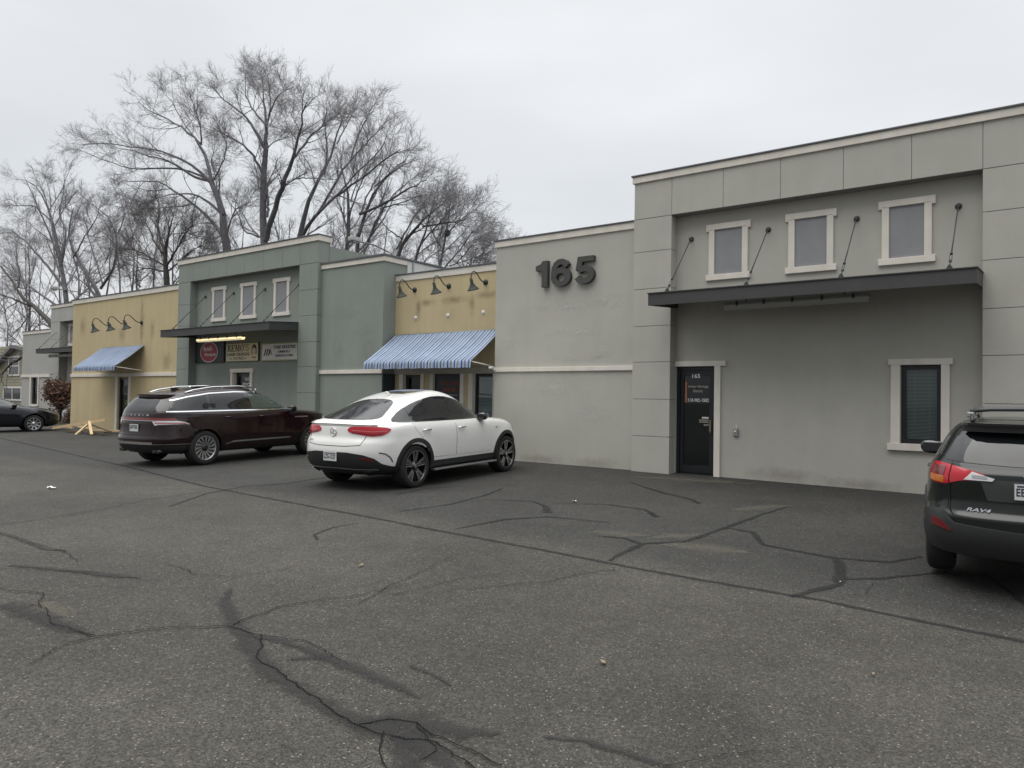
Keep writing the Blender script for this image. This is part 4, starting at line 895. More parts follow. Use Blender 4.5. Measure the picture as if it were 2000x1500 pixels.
tree('tallest bare tree with forked trunk rising behind the green tower', [
  (c5(390,1250,380,1150,378,1000,388,850,396,700,398,640), .36, .24, 0), (c5(400,1230,430,1090,500,900,545,780,580,680,600,580,640,420,690,240), .30, .03, -2),
  (c5(398,660,400,480,392,400,380,290,370,120), .2, .02, 1), (c5(396,640,340,540,300,460,200,370,90,290,10,190), .17, .02, -1.5), (c5(378,800,300,650,240,600,130,550,60,480), .14, .02, -2),
  (c5(400,480,320,400,265,290,270,120), .12, .02, 2), (c5(400,500,430,350,420,200,400,140), .11, .02, 1), (c5(415,420,470,290,530,250,580,235), .08, .015, -2), (c5(398,640,450,590,540,560), .07, .015, 1.5),
  (c5(575,700,680,560,800,460,920,370), .13, .02, 2), (c5(540,850,600,830,640,825,740,828,860,840), .08, .02, -2), (c5(600,580,540,500,510,400), .08, .015, 1), (c5(405,1080,412,1000,400,860), .14, .12, .3),
  (c5(350,1210,250,1170,210,1040,120,930), .10, .02, 2)], 1, GT, .95, 27)
tree('big bare tree with limbs arching far to the left behind the green tower', [
  (c4(1340,1090,1325,1000,1310,920,1280,790,1240,710), .42, .27, 0), (c4(1240,710,1180,640,1040,560,940,520,800,500,600,478,430,490), .17, .02, -3), (c4(1310,900,1240,830,1180,795,1100,770,950,790,780,850), .17, .02, 1.5),
  (c4(1230,700,1130,680,1040,600,970,580,890,560,780,520,620,490), .15, .02, -4), (c4(1245,720,1130,640,1000,610,890,640,780,635,650,600,500,530,390,500), .13, .02, -1), (c4(1240,710,1210,560,1170,470,1080,390,960,330,860,280,780,210), .2, .02, 2),
  (c4(1280,790,1293,680,1230,590,1265,500), .1, .02, 1), (c4(1175,480,1100,400,1010,240,930,145), .1, .02, 3), (c4(1180,490,1175,370,1140,270,1110,200), .09, .02, -1), (c4(1320,1050,1240,930,1160,850,1020,760,930,700,740,700,640,730), .2, .02, 3),
  (c4(1250,700,1300,600,1330,520,1310,420), .08, .02, -2), (c4(1330,1000,1380,860,1480,820), .1, .02, 1)], 2, GT, .95, 27)
tree('bare tree leaning right behind the right end of the green tower', [
  (c5(598,1220,610,1120,660,1000,720,900,780,790,830,640,870,480,925,370), .28, .03, 1), (c5(640,1195,740,1050,850,950,950,880,1100,760,1220,680,1340,590), .18, .02, -1), (c5(740,1050,880,800,960,700,1080,560,1210,455), .14, .02, 2),
  (c5(950,700,1000,540,1060,430,1100,330), .08, .02, 1), (c5(780,800,800,640,780,480,800,340), .1, .02, -2), (c5(860,600,930,470,980,350), .07, .02, 2), (c5(850,950,1000,780,1150,640,1200,500), .08, .02, -2)], 3, GT, .85, 29)
tree('slim bare tree standing behind the small roof floodlight', [
  (c5(918,1370,925,1120,955,960,935,840,880,700), .22, .03, 0), (c5(930,1100,1000,900,1040,800,1100,700), .09, .02, 1), (c5(925,1150,880,1000,820,900), .08, .02, -1), (c5(950,980,990,850,960,740), .07, .02, 1)], 4, GT, .8, 30)
tree('wide bare tree with fan of thin limbs behind the lower green wall', [
  (c5(985,1350,1000,1200,1020,1050,1110,880,1200,760,1300,720,1390,700), .2, .02, 0), (c5(1010,1060,1110,1020,1200,980,1300,900,1400,860,1480,825), .14, .02, -2), (c5(1060,1240,1110,1120,1160,1020,1260,900,1430,780), .12, .02, 1),
  (c5(1020,1050,1060,930,1150,780,1180,650), .1, .02, 2), (c5(1110,880,1240,760,1330,690), .08, .02, -1), (c5(1160,1020,1300,980,1430,930), .07, .02, -1)], 5, GT, .75, 30)
tree('bare tree spreading low to the right behind the yellow storefront roof', [
  (c5(1230,1340,1270,1230,1380,1150,1440,1110,1520,1000,1610,930), .2, .02, 0), (c5(1420,1140,1560,1120,1640,1110,1720,1090), .1, .02, -1), (c5(1280,1220,1180,1150,1120,1060), .08, .02, 1), (c5(1390,1150,1440,1040,1430,980), .07, .02, 2), (c5(1250,1290,1330,1130,1440,960,1540,900), .1, .02, 2)], 6, GT, .75, 31)
tree('bare tree with slanting trunk beside the roof peak of the yellow storefront', [
  (c5(1345,1380,1400,1280,1440,1180,1480,1040,1500,950), .14, .02, 0), (c5(1380,1330,1470,1260,1530,1230), .06, .015, 1), (c5(1410,1250,1560,1080,1640,980), .08, .02, -1)], 7, GT, .85, 31)
t7 = tree('small upright bare tree holding a round nest left of the big 165 wall', [
  (c5(1530,1420,1538,1270,1575,1190,1590,1080,1600,960), .13, .02, 0), (c5(1560,1410,1680,1270,1760,1150), .07, .015, -1), (c5(1590,1400,1740,1350,1880,1300), .05, .015, 1), (c5(1575,1190,1680,1080,1740,1040), .06, .015, 1), (c5(1540,1280,1480,1180,1450,1080), .06, .015, -1), (c5(1640,1380,1760,1240,1830,1180), .05, .015, 1)], 8, GT, .9, 31)
p = F(874, 455, 31); bm = bmesh.new(); bmesh.ops.create_icosphere(bm, subdivisions=3, radius=.17)
rg = random.Random(3)
for v in bm.verts: v.co *= rg.uniform(.8, 1.15); v.co.z *= 1.15
nm = MB().bm(bm, BARKD); o = nm.build('bird_nest', loc=p); tag(o, 'round dark nest high in the small bare tree', 'nest')
tree('bare tree with upright limbs above the far gray and yellow roofs', [
  (c4(400,1380,350,1220,330,1080,310,950,300,880,270,790,200,690,100,690), .3, .02, 0), (c4(360,1180,385,1050,380,950,335,890,380,770,375,650), .16, .02, 1), (c4(390,1340,220,1130,150,1050,50,980,0,950), .18, .02, -2), (c4(310,950,200,840,100,850,40,830), .1, .02, -1), (c4(330,1080,230,1000,120,900), .1, .02, 2), (c4(300,880,290,760,260,650), .08, .02, 1)], 9, GT, .95, 26)
tree('bare tree with twisting limbs above the wide yellow wall', [
  (c4(600,1345,500,1230,430,1150,400,1050,380,940,430,860), .26, .04, 0), (c4(590,1330,660,1250,692,1150,690,1000,640,920,560,850,430,750), .18, .02, 1), (c4(690,1010,740,900,700,790,640,700), .08, .02, 2), (c4(430,1150,500,1020,560,930,600,800), .1, .02, -2), (c4(600,1300,540,1100,500,960,520,840), .1, .02, 2)], 10, GT, .95, 27)
tree('dense dark bushy tree behind the left end of the green tower', [
  (c4(980,1260,965,1180,960,1100,990,1020,1010,920), .3, .05, 0), (c4(970,1150,900,1050,860,950,800,860), .12, .02, 1), (c4(975,1200,1050,1080,1090,1000,1150,940), .12, .02, -1), (c4(960,1120,920,960,940,860,900,760), .12, .02, 2), (c4(970,1200,850,1130,780,1100,720,1030), .1, .02, -1),
  (c4(980,1230,1050,1180,1130,1100,1200,1080), .1, .02, 1), (c4(960,1230,860,1210,780,1230), .1, .02, 0)], 11, GT, 1.15, 26, bark=BARKD, twm=mat('dark_twigs', (.14,.13,.13), .95))
tree('dark leaning tree with crooked limbs over the far gray roof at left', [
  ([(118,640),(103,630),(84,618),(66,604),(58,594),(48,576),(36,562),(20,545),(2,520)], .32, .08, 0), ([(62,598),(46,593),(34,588),(12,578),(0,576),(-25,570)], .13, .06, -1), ([(36,589),(26,595),(14,600),(8,612),(2,614)], .06, .02, -1),
  ([(60,612),(50,625),(36,645),(22,655),(12,668)], .09, .03, -2), ([(70,610),(62,607),(50,616),(35,630)], .05, .02, 0), ([(36,562),(40,530),(30,500),(36,470)], .1, .02, 1)], 12, GT, .55, 21, bark=BARKD, tip=.006)
tree('straight slim bare trunk above the far gray low roof', [([(57,650),(57,600),(57,560),(56,520),(55,480)], .2, .04, 0), ([(57,560),(68,520),(72,480)], .08, .02, 1), ([(57,580),(40,540),(30,500)], .08, .02, -1)], 13, GT, .9, 28)
tree('bare tree whose drooping limb crosses in front of the sided house', [([(56,780),(56,720),(58,640)], .2, .12, 0), ([(56,690),(43,700),(36,702),(24,709),(17,718),(8,728),(-6,742)], .15, .07, 0), ([(24,709),(20,724),(14,735),(11,760)], .03, .015, 0), ([(6,730),(4,740),(0,748)], .05, .02, 0), ([(30,704),(10,697),(-10,690)], .08, .03, 0)], 14, GT, .35, 20.5, bark=BARKD, tip=.006)
k = 20; FARTW = mat('pale_far_twigs', (.27,.26,.275), .95)
kinds = ['thin bare tree in the row farther behind, above the wide yellow roof', 'thin bare tree in the row farther behind, above the green tower roof', 'thin bare tree in the row farther behind, at the far left edge', 'thin bare tree in the row farther behind, above the middle yellow roof']
for px, top, Y_, ki in ((45,430,36,2), (120,400,40,0), (150,440,37,0), (205,395,40,0), (255,400,42,0), (300,380,40,0), (12,520,38,2), (-20,470,34,2), (85,470,40,0), (175,480,40,0), (235,430,38,0), (275,470,34,0), (345,430,38,0), (385,470,42,1), (470,420,40,1), (560,430,42,1), (640,430,40,1), (700,440,42,3), (750,440,38,3), (820,470,42,3), (905,480,40,3), (945,500,44,3)):
    rg = random.Random(k); b = 700 if px < 100 else 600
    def jx(a): return a+rg.uniform(-12, 12)
    h = b-top
    limbs = [([(px,b),(jx(px),b-h*.3),(jx(px),b-h*.6),(jx(px),top)], .18, .03, 0)]
    for q in range(5):
        s = rg.choice((-1, 1)); f0 = rg.uniform(.25, .65); limbs.append(([(px,b-h*f0),(px+s*rg.uniform(10,22),b-h*(f0+.15)),(px+s*rg.uniform(22,46),b-h*rg.uniform(f0+.22,.95))], .07, .02, rg.uniform(-2,2)))
    tree(kinds[ki], limbs, k, 'row of thin bare trees farther behind', .62, Y_, tip=.008, twm=FARTW); k += 1

def leaves(name, parent, c, r, n, size, m, seed, origin, squash=1.0):
    rs = np.random.RandomState(seed); clump = rs.normal(size=(26,3)); clump /= np.linalg.norm(clump, axis=1, keepdims=True); clump *= (rs.uniform(.25, 1, (26,1))**.6); clump *= np.array(r)*.85
    i = rs.randint(0, 26, n); p = clump[i]+rs.normal(size=(n,3))*np.array(r)*.2; p = p+np.array(c)-np.array(origin)
    a = rs.normal(size=(n,3)); a /= np.linalg.norm(a, axis=1, keepdims=True); b = np.cross(a, rs.normal(size=(n,3))); b /= np.linalg.norm(b, axis=1, keepdims=True); s = size*rs.uniform(.5, 1.2, (n,1))
    V = np.stack([p-a*s, p+b*s*.55, p+a*s, p-b*s*.55], 1).reshape(-1,3)
    mb = MB().add([tuple(v) for v in V], [(4*k,4*k+1,4*k+2,4*k+3) for k in range(n)], m); o = mb.build(name, parent, fix=False); return o
BL = mat('dead_brown_leaves', (.16,.095,.07), .85, var=.35, vscale=6)
bx_ = F(116, 830, 15.2); bush = thing('dry_bush', 'rounded bush full of dead brown leaves beside the yellow corner', 'bush', (bx_.x, 15.2, -.05))
mb = MB(); rg = random.Random(5)
for q in range(7): a = rg.uniform(-.5,.5); mb.tube([(rg.uniform(-.04,.04),0,0), (a*.3,rg.uniform(-.1,.1),.6), (a,rg.uniform(-.4,.4),1.2), (a*2.2+.3,rg.uniform(-.6,.6),rg.uniform(1.5,2.2))], [.045,.035,.025,.01], BARKD, 6)
mb.build('stem', bush)
leaves('foliage', bush, (.55,0,1.5), (1.05,.8,.75), 5200, .075, BL, 3, (0,0,0))
mbed = MB(); xs_ = [(-42.5,14.9),(-34.2,14.6),(-34.2,16.58),(-42.5,16.58)]
mbed.add([(x,y,gz(x,y)+.06) for x,y in xs_]+[(x,y,-.5) for x,y in xs_], [(0,1,2,3)]+[(i,(i+1)%4,4+(i+1)%4,4+i) for i in range(4)], mat('brown_mulch', (.085,.06,.04), .95, var=.4, vscale=12, bump=1, bscale=30)); tag(mbed.build('mulch_bed'), kind='structure')
pb = F(131, 806, 15.0); mb = MB(); bm = bmesh.new(); bmesh.ops.create_icosphere(bm, subdivisions=3, radius=.2); rg = random.Random(8)
for v in bm.verts: v.co *= rg.uniform(.8, 1.2); v.co.z *= 1.3
for f in bm.faces: f.material_index = 0
mb.bm(bm, mat('white_green_plastic', (.50,.56,.54), .35, var=.75, vscale=7), True); o = mb.build('plastic_bag', loc=(pb.x, 15.0, .42)); tag(o, 'crumpled white and green plastic bag caught in the brush beside the yellow corner', 'bag')
br = thing('dry_brush', 'low tangle of dry brown stems under the bush at the yellow corner', 'brush', (pb.x+.75, 15.0, 0))
mb = MB(); rg = random.Random(12)
for q in range(60): a, b = rg.uniform(-.7,.5), rg.uniform(-.4,.4); mb.tube([(a,b,0), (a+rg.uniform(-.2,.2),b+rg.uniform(-.2,.2),.35), (a+rg.uniform(-.4,.4),b+rg.uniform(-.4,.4),rg.uniform(.5,1.0))], [.01,.007,.004], BARKD, 3, cap=False)
mb.build('stem', br); leaves('foliage', br, (-.1,0,.35), (.5,.4,.35), 900, .06, BL, 5, (0,0,0))

# sided house at the far left
YH = 25.0
hs_ = thing('house', 'tan clapboard house with white framed windows at the far left edge', 'house', (F(20,760,YH).x, YH, 0))
xa = F(-60,760,YH).x; xb = F(50,760,YH).x; CLAP = mat('tan_clapboard', (.33,.31,.22), .8, var=.06, vscale=2); zt = F(30,690,YH).z
mb = MB(); z = -.4; wv = [F(10,740,YH), F(42,780,YH), F(20,699,YH), F(38,731,YH)]
while z < zt+.4: mb.box(xa, xb, YH, YH+.2, z, z+.235, CLAP); mb.add([(xa,YH-.03,z),(xb,YH-.03,z),(xb,YH-.003,z+.24),(xa,YH-.003,z+.24),(xa,YH-.003,z),(xb,YH-.003,z)], [(0,1,2,3),(0,4,5,1)], CLAP); z += .24
mb.box(xa, xb, YH+.2, YH+9, -.4, zt+.3, CLAP); part(mb, 'wall', hs_)
for a, b, c_, d, mull in ((wv[0].x, wv[1].x, wv[1].z, wv[0].z+.5, True), (wv[2].x, wv[3].x, wv[3].z, wv[2].z, False)):
    mb = MB(); d = F(10,758,YH).z if mull else d; t_ = .13
    for q in ((a-t_,b+t_,d,d+t_), (a-t_,b+t_,c_-t_,c_), (a-t_,a,c_,d), (b,b+t_,c_,d)): mb.box(q[0], q[1], YH-.09, YH, q[2], q[3], WHITE)
    if mull: mb.box((a+b)/2-.06, (a+b)/2+.06, YH-.085, YH, c_, d, WHITE)
    else: mb.box(a, b, YH-.08, YH, (c_+d)/2-.04, (c_+d)/2+.04, WHITE)
    fr = part(mb, 'window', hs_); mb = MB(); mb.box(a, b, YH-.045, YH-.035, c_, d, mat('dark_house_glass', (.03,.035,.04), .05)); part(mb, 'pane', hs_, fr)
mb = MB(); rx = F(34,680,YH); e0 = F(-14,730,YH); RF = mat('gray_shingles', (.20,.20,.20), .9, var=.2, vscale=6)
zr = rx.z; k_ = (zr-e0.z)/(rx.x-e0.x)
for sgn in (1,):
    pl = [(e0.x-1.5,e0.z-1.5*k_), (rx.x,zr), (rx.x+4,zr-4*k_*.3), (rx.x+4,zr-4*k_*.3+.25), (rx.x,zr+.28), (e0.x-1.5,e0.z-1.5*k_+.28)]
    mb.prism(pl, YH-.5, YH+9, RF)
part(mb, 'roof', hs_)
# ---------------------------------------------------------------- cars
def paint(name, col, metal=0., rough=.35, coat=1.0):
    dk = max(col) < .2; m = mat(name, col, .22 if dk else rough, metal=metal, coat=.6 if dk else coat, spec=.3 if dk else .5); return m
TYRE = mat('tyre_rubber', (.018,.018,.018), .85, bump=.2, bscale=60); CLAD = mat('black_cladding', (.020,.021,.022), .6)
DGLASS = mat('tinted_car_glass', (.010,.012,.014), .04, spec=.6, coat=.3); CHROME = mat('chrome', (.75,.76,.78), .12, metal=1); SILV = mat('machined_alloy', (.52,.53,.54), .3, metal=.85)
WELL = mat('wheel_well', (.006,.006,.006), .95); GAPM = mat('panel_gap', (.008,.008,.008), .9); REDL = mat('red_lamp_lens', (.42,.008,.02), .15, coat=.4); DRED = mat('dark_red_reflector', (.14,.004,.008), .15, coat=1)
CLRL = mat('clear_lamp_lens', (.62,.62,.62), .12, coat=1); AMBER = mat('amber_lamp_lens', (.55,.16,.02), .15, coat=1); PLATE = mat('plate_white', (.62,.63,.64), .5); INK = mat('plate_ink', (.05,.06,.09), .5); GLOSSB = mat('gloss_black_trim', (.008,.008,.009), .08, coat=1)
def cspl(xs, ys, x):
    """monotone cubic (PCHIP-like) interpolation"""
    xs = np.array(xs, float); ys = np.array(ys, float); h = np.diff(xs); d = np.diff(ys)/h; m = np.zeros_like(ys); m[0] = d[0]; m[-1] = d[-1]
    for i in range(1, len(xs)-1): m[i] = 0 if d[i-1]*d[i] <= 0 else 2*d[i-1]*d[i]/(d[i-1]+d[i])
    i = np.clip(np.searchsorted(xs, x)-1, 0, len(h)-1); t = (x-xs[i])/h[i]
    return (2*t**3-3*t**2+1)*ys[i]+(t**3-2*t**2+t)*h[i]*m[i]+(-2*t**3+3*t**2)*ys[i+1]+(t**3-t**2)*h[i]*m[i+1]
class Car:
    def __init__(s, name, label, cat, loc, head, body_m, rows, wheel, low_m=None, low_z=0, sub=6, pitch=0, roof_m=None, roof_z=9, flare=.02, group=None):
        s.root = thing(name, label, cat, loc, head, group); s.root.rotation_euler = (0, pitch, head); s.paint = body_m
        rows = np.array(rows, float); K_ = len(rows); par = np.arange(K_); tt = np.linspace(0, K_-1, (K_-1)*sub+1); cols = [cspl(par, rows[:,k], tt) for k in range(rows.shape[1])]
        NH = 60; vs = []; th = np.linspace(0, PI/2, 400)
        def half(x0, xm, wd, p, q, n):
            X = xm+(x0-xm)*np.cos(th)**(2/p); Yv = wd*np.sin(th)**(2/q); d = np.r_[0, np.cumsum(np.hypot(np.diff(X), np.diff(Yv)))]
            # blend arclength with angle so that corners keep points
            u = np.linspace(0, d[-1], n); return np.interp(u, d, X), np.interp(u, d, Yv)
        rings = []
        for k in range(len(tt)):
            z, xr, xf, wd, pr, qr, pf, qf = [c[k] for c in cols]; xm = (xr+xf)/2
            a, b = half(xr, xm, wd, pr, qr, NH//2+1); c, d = half(xf, xm, wd, pf, qf, NH//2+1)
            X = np.r_[a, c[::-1][1:]]; Y_ = np.r_[b, d[::-1][1:]]
            # wheel-arch flare
            for ax in wheel['axles']:
                dist = np.hypot(X-ax, z-wheel['r']); f = np.clip(1-abs(dist-wheel['arch'])/.22, 0, 1)**2*flare*(1 if z < .95 else max(0, 1-(z-.95)*6)); Y_ = Y_+f*(Y_ > wd*.8)
            ring = [(x, -y, z) for x, y in zip(X, Y_)] + [(x, y, z) for x, y in zip(X[::-1][1:-1], Y_[::-1][1:-1])]
            rings.append(ring)
        n = len(rings[0]); V = [v for r in rings for v in r]; Fc = []; s.n = n
        for i in range(len(rings)-1):
            for k in range(n): Fc.append((i*n+k, i*n+(k+1)%n, (i+1)*n+(k+1)%n, (i+1)*n+k))
        Fc.append(tuple(range(n))[::-1]); Fc.append(tuple((len(rings)-1)*n+k for k in range(n)))
        s.xr = float(rows[:,1].min()); s.bvh = BVHTree.FromPolygons([Vector(v) for v in V], Fc)
        bm = bmesh.new(); bv = [bm.verts.new(v) for v in V]
        for f in Fc:
            ff = bm.faces.new([bv[i] for i in f]); z = sum(V[i][2] for i in f)/len(f); ff.smooth = True
            ff.material_index = 1 if z < low_z else (2 if z > roof_z else 0)
        bmesh.ops.recalc_face_normals(bm, faces=bm.faces)
        me = bpy.data.meshes.new('body'); bm.to_mesh(me); bm.free()
        for m in (body_m, low_m or CLAD, roof_m or body_m, WELL): me.materials.append(m)
        # cut wheel wells
        cb = bmesh.new()
        for ax in wheel['axles']:
            for sg in (-1, 1):
                r_ = bmesh.ops.create_cone(cb, cap_ends=True, segments=40, radius1=wheel['arch'], radius2=wheel['arch'], depth=.40); M_ = Matrix.Translation((ax, sg*(wheel['y']-.06), wheel['r']+wheel.get('dz', .0))) @ Matrix.Rotation(PI/2, 4, 'X')
                bmesh.ops.transform(cb, matrix=M_, verts=r_['verts'])
        cm = bpy.data.meshes.new('c'); cb.to_mesh(cm); cb.free()
        for _ in range(3): cm.materials.append(WELL)
        cm.materials.append(WELL)
        for f in cm.polygons: f.material_index = 3
        ob = bpy.data.objects.new('body', me); co = bpy.data.objects.new('c', cm); C.objects.link(ob); C.objects.link(co)
        md = ob.modifiers.new('b', 'BOOLEAN'); md.operation = 'DIFFERENCE'; md.object = co; md.solver = 'EXACT'
        dg = bpy.context.evaluated_depsgraph_get(); dg.update(); me2 = bpy.data.meshes.new_from_object(ob.evaluated_get(dg))
        ob.modifiers.clear(); ob.data = me2; me2.name = 'body'; bpy.data.objects.remove(co); bpy.data.meshes.remove(me); ob.parent = s.root; s.body = ob
        bm = bmesh.new(); bm.from_mesh(me2)
        for e in bm.edges:
            if len(e.link_faces) == 2 and (e.link_faces[0].material_index == 3) != (e.link_faces[1].material_index == 3): e.smooth = False
        bm.to_mesh(me2); bm.free()
    def hit(s, axis, u, v, sg=1):
        if axis == 'w':
            px_ = s.xr+.45; a = abs(u); e = 1 if u >= 0 else -1
            if a <= .55: o = Vector((-6, u, v)); d = Vector((1,0,0))
            else:
                th = min((a-.55)/.42, PI/2); d = Vector((-math.cos(th), e*math.sin(th), 0)); o = Vector((px_+max(0, a-1.21), e*.55, v)) + d*3; d = -d
        elif axis == 'y': o = Vector((u, sg*3, v)); d = Vector((0,-sg,0))
        elif axis == 'x': o = Vector((sg*6, u, v)); d = Vector((-sg,0,0))
        else: o = Vector((u, v, 4)); d = Vector((0,0,-1))
        h = s.bvh.ray_cast(o, d)
        if h[0] is None:
            q = s.bvh.find_nearest(o+d*(2.05 if axis == 'y' else (3.6 if axis == 'x' else 2.3))); return q[0], q[1]
        n = h[1]
        if n.dot(d) > 0: n = -n
        return h[0], n
    def patch(s, name, axis, poly, m, off=.006, skirt=.02, sg=1, parent=None, cell=.06, mb=None, label=None, edge=None, smooth=True):
        """a panel cut to an outline and laid over the body shell"""
        bm = bmesh.new(); f = bm.faces.new([bm.verts.new((p[0], p[1], 0)) for p in poly])
        us = [p[0] for p in poly]; vv = [p[1] for p in poly]
        for lo, hi, ax in ((min(us), max(us), 0), (min(vv), max(vv), 1)):
            k = math.ceil(lo/cell)
            while k*cell < hi:
                c = [0,0,0]; c[ax] = k*cell+1e-5; nn = [0,0,0]; nn[ax] = 1
                bmesh.ops.bisect_plane(bm, geom=bm.verts[:]+bm.edges[:]+bm.faces[:], plane_co=c, plane_no=nn, dist=1e-6); k += 1
        bm.verts.index_update(); V = []
        for v in bm.verts:
            p, n = s.hit(axis, v.co.x, v.co.y, sg); V.append((p+n*off, p+n*(off-skirt)))
        faces = [tuple(v.index for v in f.verts) for f in bm.faces]; be = [(e.verts[0].index, e.verts[1].index) for e in bm.edges if len(e.link_faces) == 1]; bm.free()
        own = mb is None; mb = mb or MB(); mb.add([v[0] for v in V], faces, m, smooth)
        used = sorted({i for e in be for i in e}); ix = {i: k for k, i in enumerate(used)}; n = len(used)
        mb.add([V[i][0] for i in used]+[V[i][1] for i in used], [(ix[a], ix[b], n+ix[b], n+ix[a]) for a, b in be], edge or m)
        if own:
            o = mb.build(name, parent or s.root)
            if label: o['label'] = label
            return o
        return mb
    def strip(s, mb, axis, pts, wd, m, off=.006, sg=1, thick=.008, n=8):
        """a narrow moulding or gap following a drawn line on the body"""
        pts = [Vector(p) for p in pts]; Q = []
        for a, b in zip(pts[:-1], pts[1:]):
            k = max(1, int((b-a).length/.05)); Q += [a.lerp(b, i/k) for i in range(k)]
        Q.append(pts[-1]); vs = []; fs = []
        for i, q in enumerate(Q):
            t = (Q[min(i+1, len(Q)-1)]-Q[max(i-1, 0)]).normalized(); nn = Vector((-t.y, t.x)); ww = wd if not callable(wd) else wd(i/(len(Q)-1))
            for e in (-1, 1):
                c = q+nn*ww/2*e; p, no = s.hit(axis, c.x, c.y, sg); vs += [p+no*off, p+no*(off-thick)]
        for i in range(len(Q)-1):
            a = 4*i; b = a+4; fs += [(a, a+2, b+2, b), (a+1, a, b, b+1), (a+2, a+3, b+3, b+2)]
        fs += [(0,1,3,2), (len(vs)-4, len(vs)-2, len(vs)-1, len(vs)-3)]
        mb.add(vs, fs, m); return mb
    def wheel(s, ax, sg, y, r, rimr, style, wd=.26, steer=0):
        t = bpy.data.objects.new('wheel', None); C.objects.link(t); t.parent = s.root; t.location = (ax, sg*y, r); t.rotation_euler = (0, 0, (PI if sg > 0 else 0)+steer)
        # local: outer face toward -y
        mb = MB(); h = wd/2; pr = [(rimr,h),(rimr+.02,h+.004),(r-.05,h+.01),(r-.015,h-.01),(r,h-.045),(r,-h+.045),(r-.015,-h+.01),(r-.05,-h-.01),(rimr+.02,-h-.004),(rimr-.002,-h+.004)]
        mb.lathe(pr, TYRE, (0,0,0), 'Y', 56); mb.build('tyre', t)
        mb = MB(); mb.lathe([(rimr+.004,-h-.003),(rimr-.004,-h-.006),(rimr-.012,-h+.0),(rimr-.02,-h+.06),(rimr-.03,h)], SILV if style != 'coupe' else GLOSSB, (0,0,0), 'Y', 48)
        mb.lathe([(rimr-.005,.0),(0,.0)], BLACK, (0,0,0), 'Y', 32); mb.lathe([(.17,-.0),(.17,-.02),(0,-.021)], mat('brake_disc', (.12,.12,.12), .4, metal=.8), (0,0,0), 'Y', 28)
        if style == 'coupe': mb.lathe([(rimr+.003,-h-.0035),(rimr-.012,-h-.0045)], SILV, (0,0,0), 'Y', 48)
        def spoke(a0, r0, a1, r1, w0, w1, m, y0, y1, d=.02):
            p = [Vector((r0*math.cos(a0), 0, r0*math.sin(a0))), Vector((r1*math.cos(a1), 0, r1*math.sin(a1)))]; t_ = (p[1]-p[0]).normalized(); nn = Vector((-t_.z, 0, t_.x))
            vs = []
            for q, ww, yy in ((p[0], w0, y0), (p[1], w1, y1)):
                for e, dd in ((-1, 0), (1, 0), (1, d), (-1, d)): vs.append(q+nn*ww/2*e+Vector((0, yy+dd, 0)))
            mb.add(vs, [(0,1,5,4),(1,2,6,5),(2,3,7,6),(3,0,4,7),(0,3,2,1),(4,5,6,7)], m)
        yo = -h+.012
        if style == 'coupe':
            for k in range(5):
                a = 2*PI*k/5+PI/2
                for e in (-1, 1):
                    spoke(a+e*.16, .06, a+e*.17, rimr-.01, .04, .05, GLOSSB, yo+.02, yo, .03)
                    spoke(a+e*.30, .075, a+e*.245, rimr-.006, .016, .014, SILV, yo+.016, yo-.004, .01); spoke(a+e*.05, .10, a+e*.095, rimr-.006, .008, .010, SILV, yo+.016, yo-.004, .01)
            mb.lathe([(.09,yo+.03),(.085,yo+.015),(.04,yo+.008),(.036,yo-.004),(0,yo-.006)], GLOSSB, (0,0,0), 'Y', 24); mb.lathe([(.03,yo-.006),(0,yo-.008)], CHROME, (0,0,0), 'Y', 20)
        elif style == 'vanes':
            for k in range(15):
                a = 2*PI*k/15
                spoke(a, .07, a+.16, .16, .018, .030, SILV, yo+.02, yo+.008); spoke(a+.16, .158, a+.26, rimr-.006, .032, .056, SILV, yo+.008, yo, .02)
            mb.lathe([(.08,yo+.03),(.075,yo+.012),(.0,yo+.008)], BLACK, (0,0,0), 'Y', 24)
        else:
            for k in range(style):
                a = 2*PI*k/style+.2; spoke(a, .05, a+.05, rimr-.005, .035, .055, SILV, yo+.02, yo, .025)
            mb.lathe([(.075,yo+.03),(.07,yo+.012),(.0,yo+.006)], SILV, (0,0,0), 'Y', 24)
        mb.build('rim', t); return t
    def mirror(s, x, y, z, sg, m, sz=(.10,.22,.15), stalk=.10):
        bm = bmesh.new(); bmesh.ops.create_cube(bm, size=1)
        bmesh.ops.subdivide_edges(bm, edges=bm.edges[:], cuts=3, use_grid_fill=True)
        for v in bm.verts:
            c = v.co*2; l = c.copy()
            for k in range(3): c[k] = math.copysign(abs(l[k])**1, l[k])
            q = Vector((c.x*math.sqrt(max(0,1-c.y*c.y*.35-c.z*c.z*.25)), c.y*math.sqrt(max(0,1-c.z*c.z*.3-max(c.x,0)*.25)), c.z*math.sqrt(max(0,1-c.y*c.y*.35-max(c.x,0)*.2))))
            v.co = Vector((q.x*sz[0], q.y*sz[1]/2, q.z*sz[2]/2+.012*sg*q.y))
        mb = MB(); k0 = len(mb.v); mb.bm(bm, m, True); mb.v = [(a+x, b+sg*y, c+z) for a, b, c in mb.v]
        mb.box(x-.03, x+.07, sg*y-sg*sz[1]/2-.10 if sg > 0 else sg*y+sz[1]/2-.02, sg*y-sz[1]/2+.02 if sg > 0 else sg*y+sz[1]/2+.10, z-.07, z-.03, GLOSSB, .01)
        o = mb.build('mirror', s.root); mb = MB()
        mb.box(x-sz[0]-.004, x-sz[0]+.012, sg*y-sz[1]*.40, sg*y+sz[1]*.40, z-sz[2]*.36, z+sz[2]*.36, mat('mirror_glass', (.06,.065,.07), .05, metal=.6), .01); mb.build('mirror_glass', o); return o
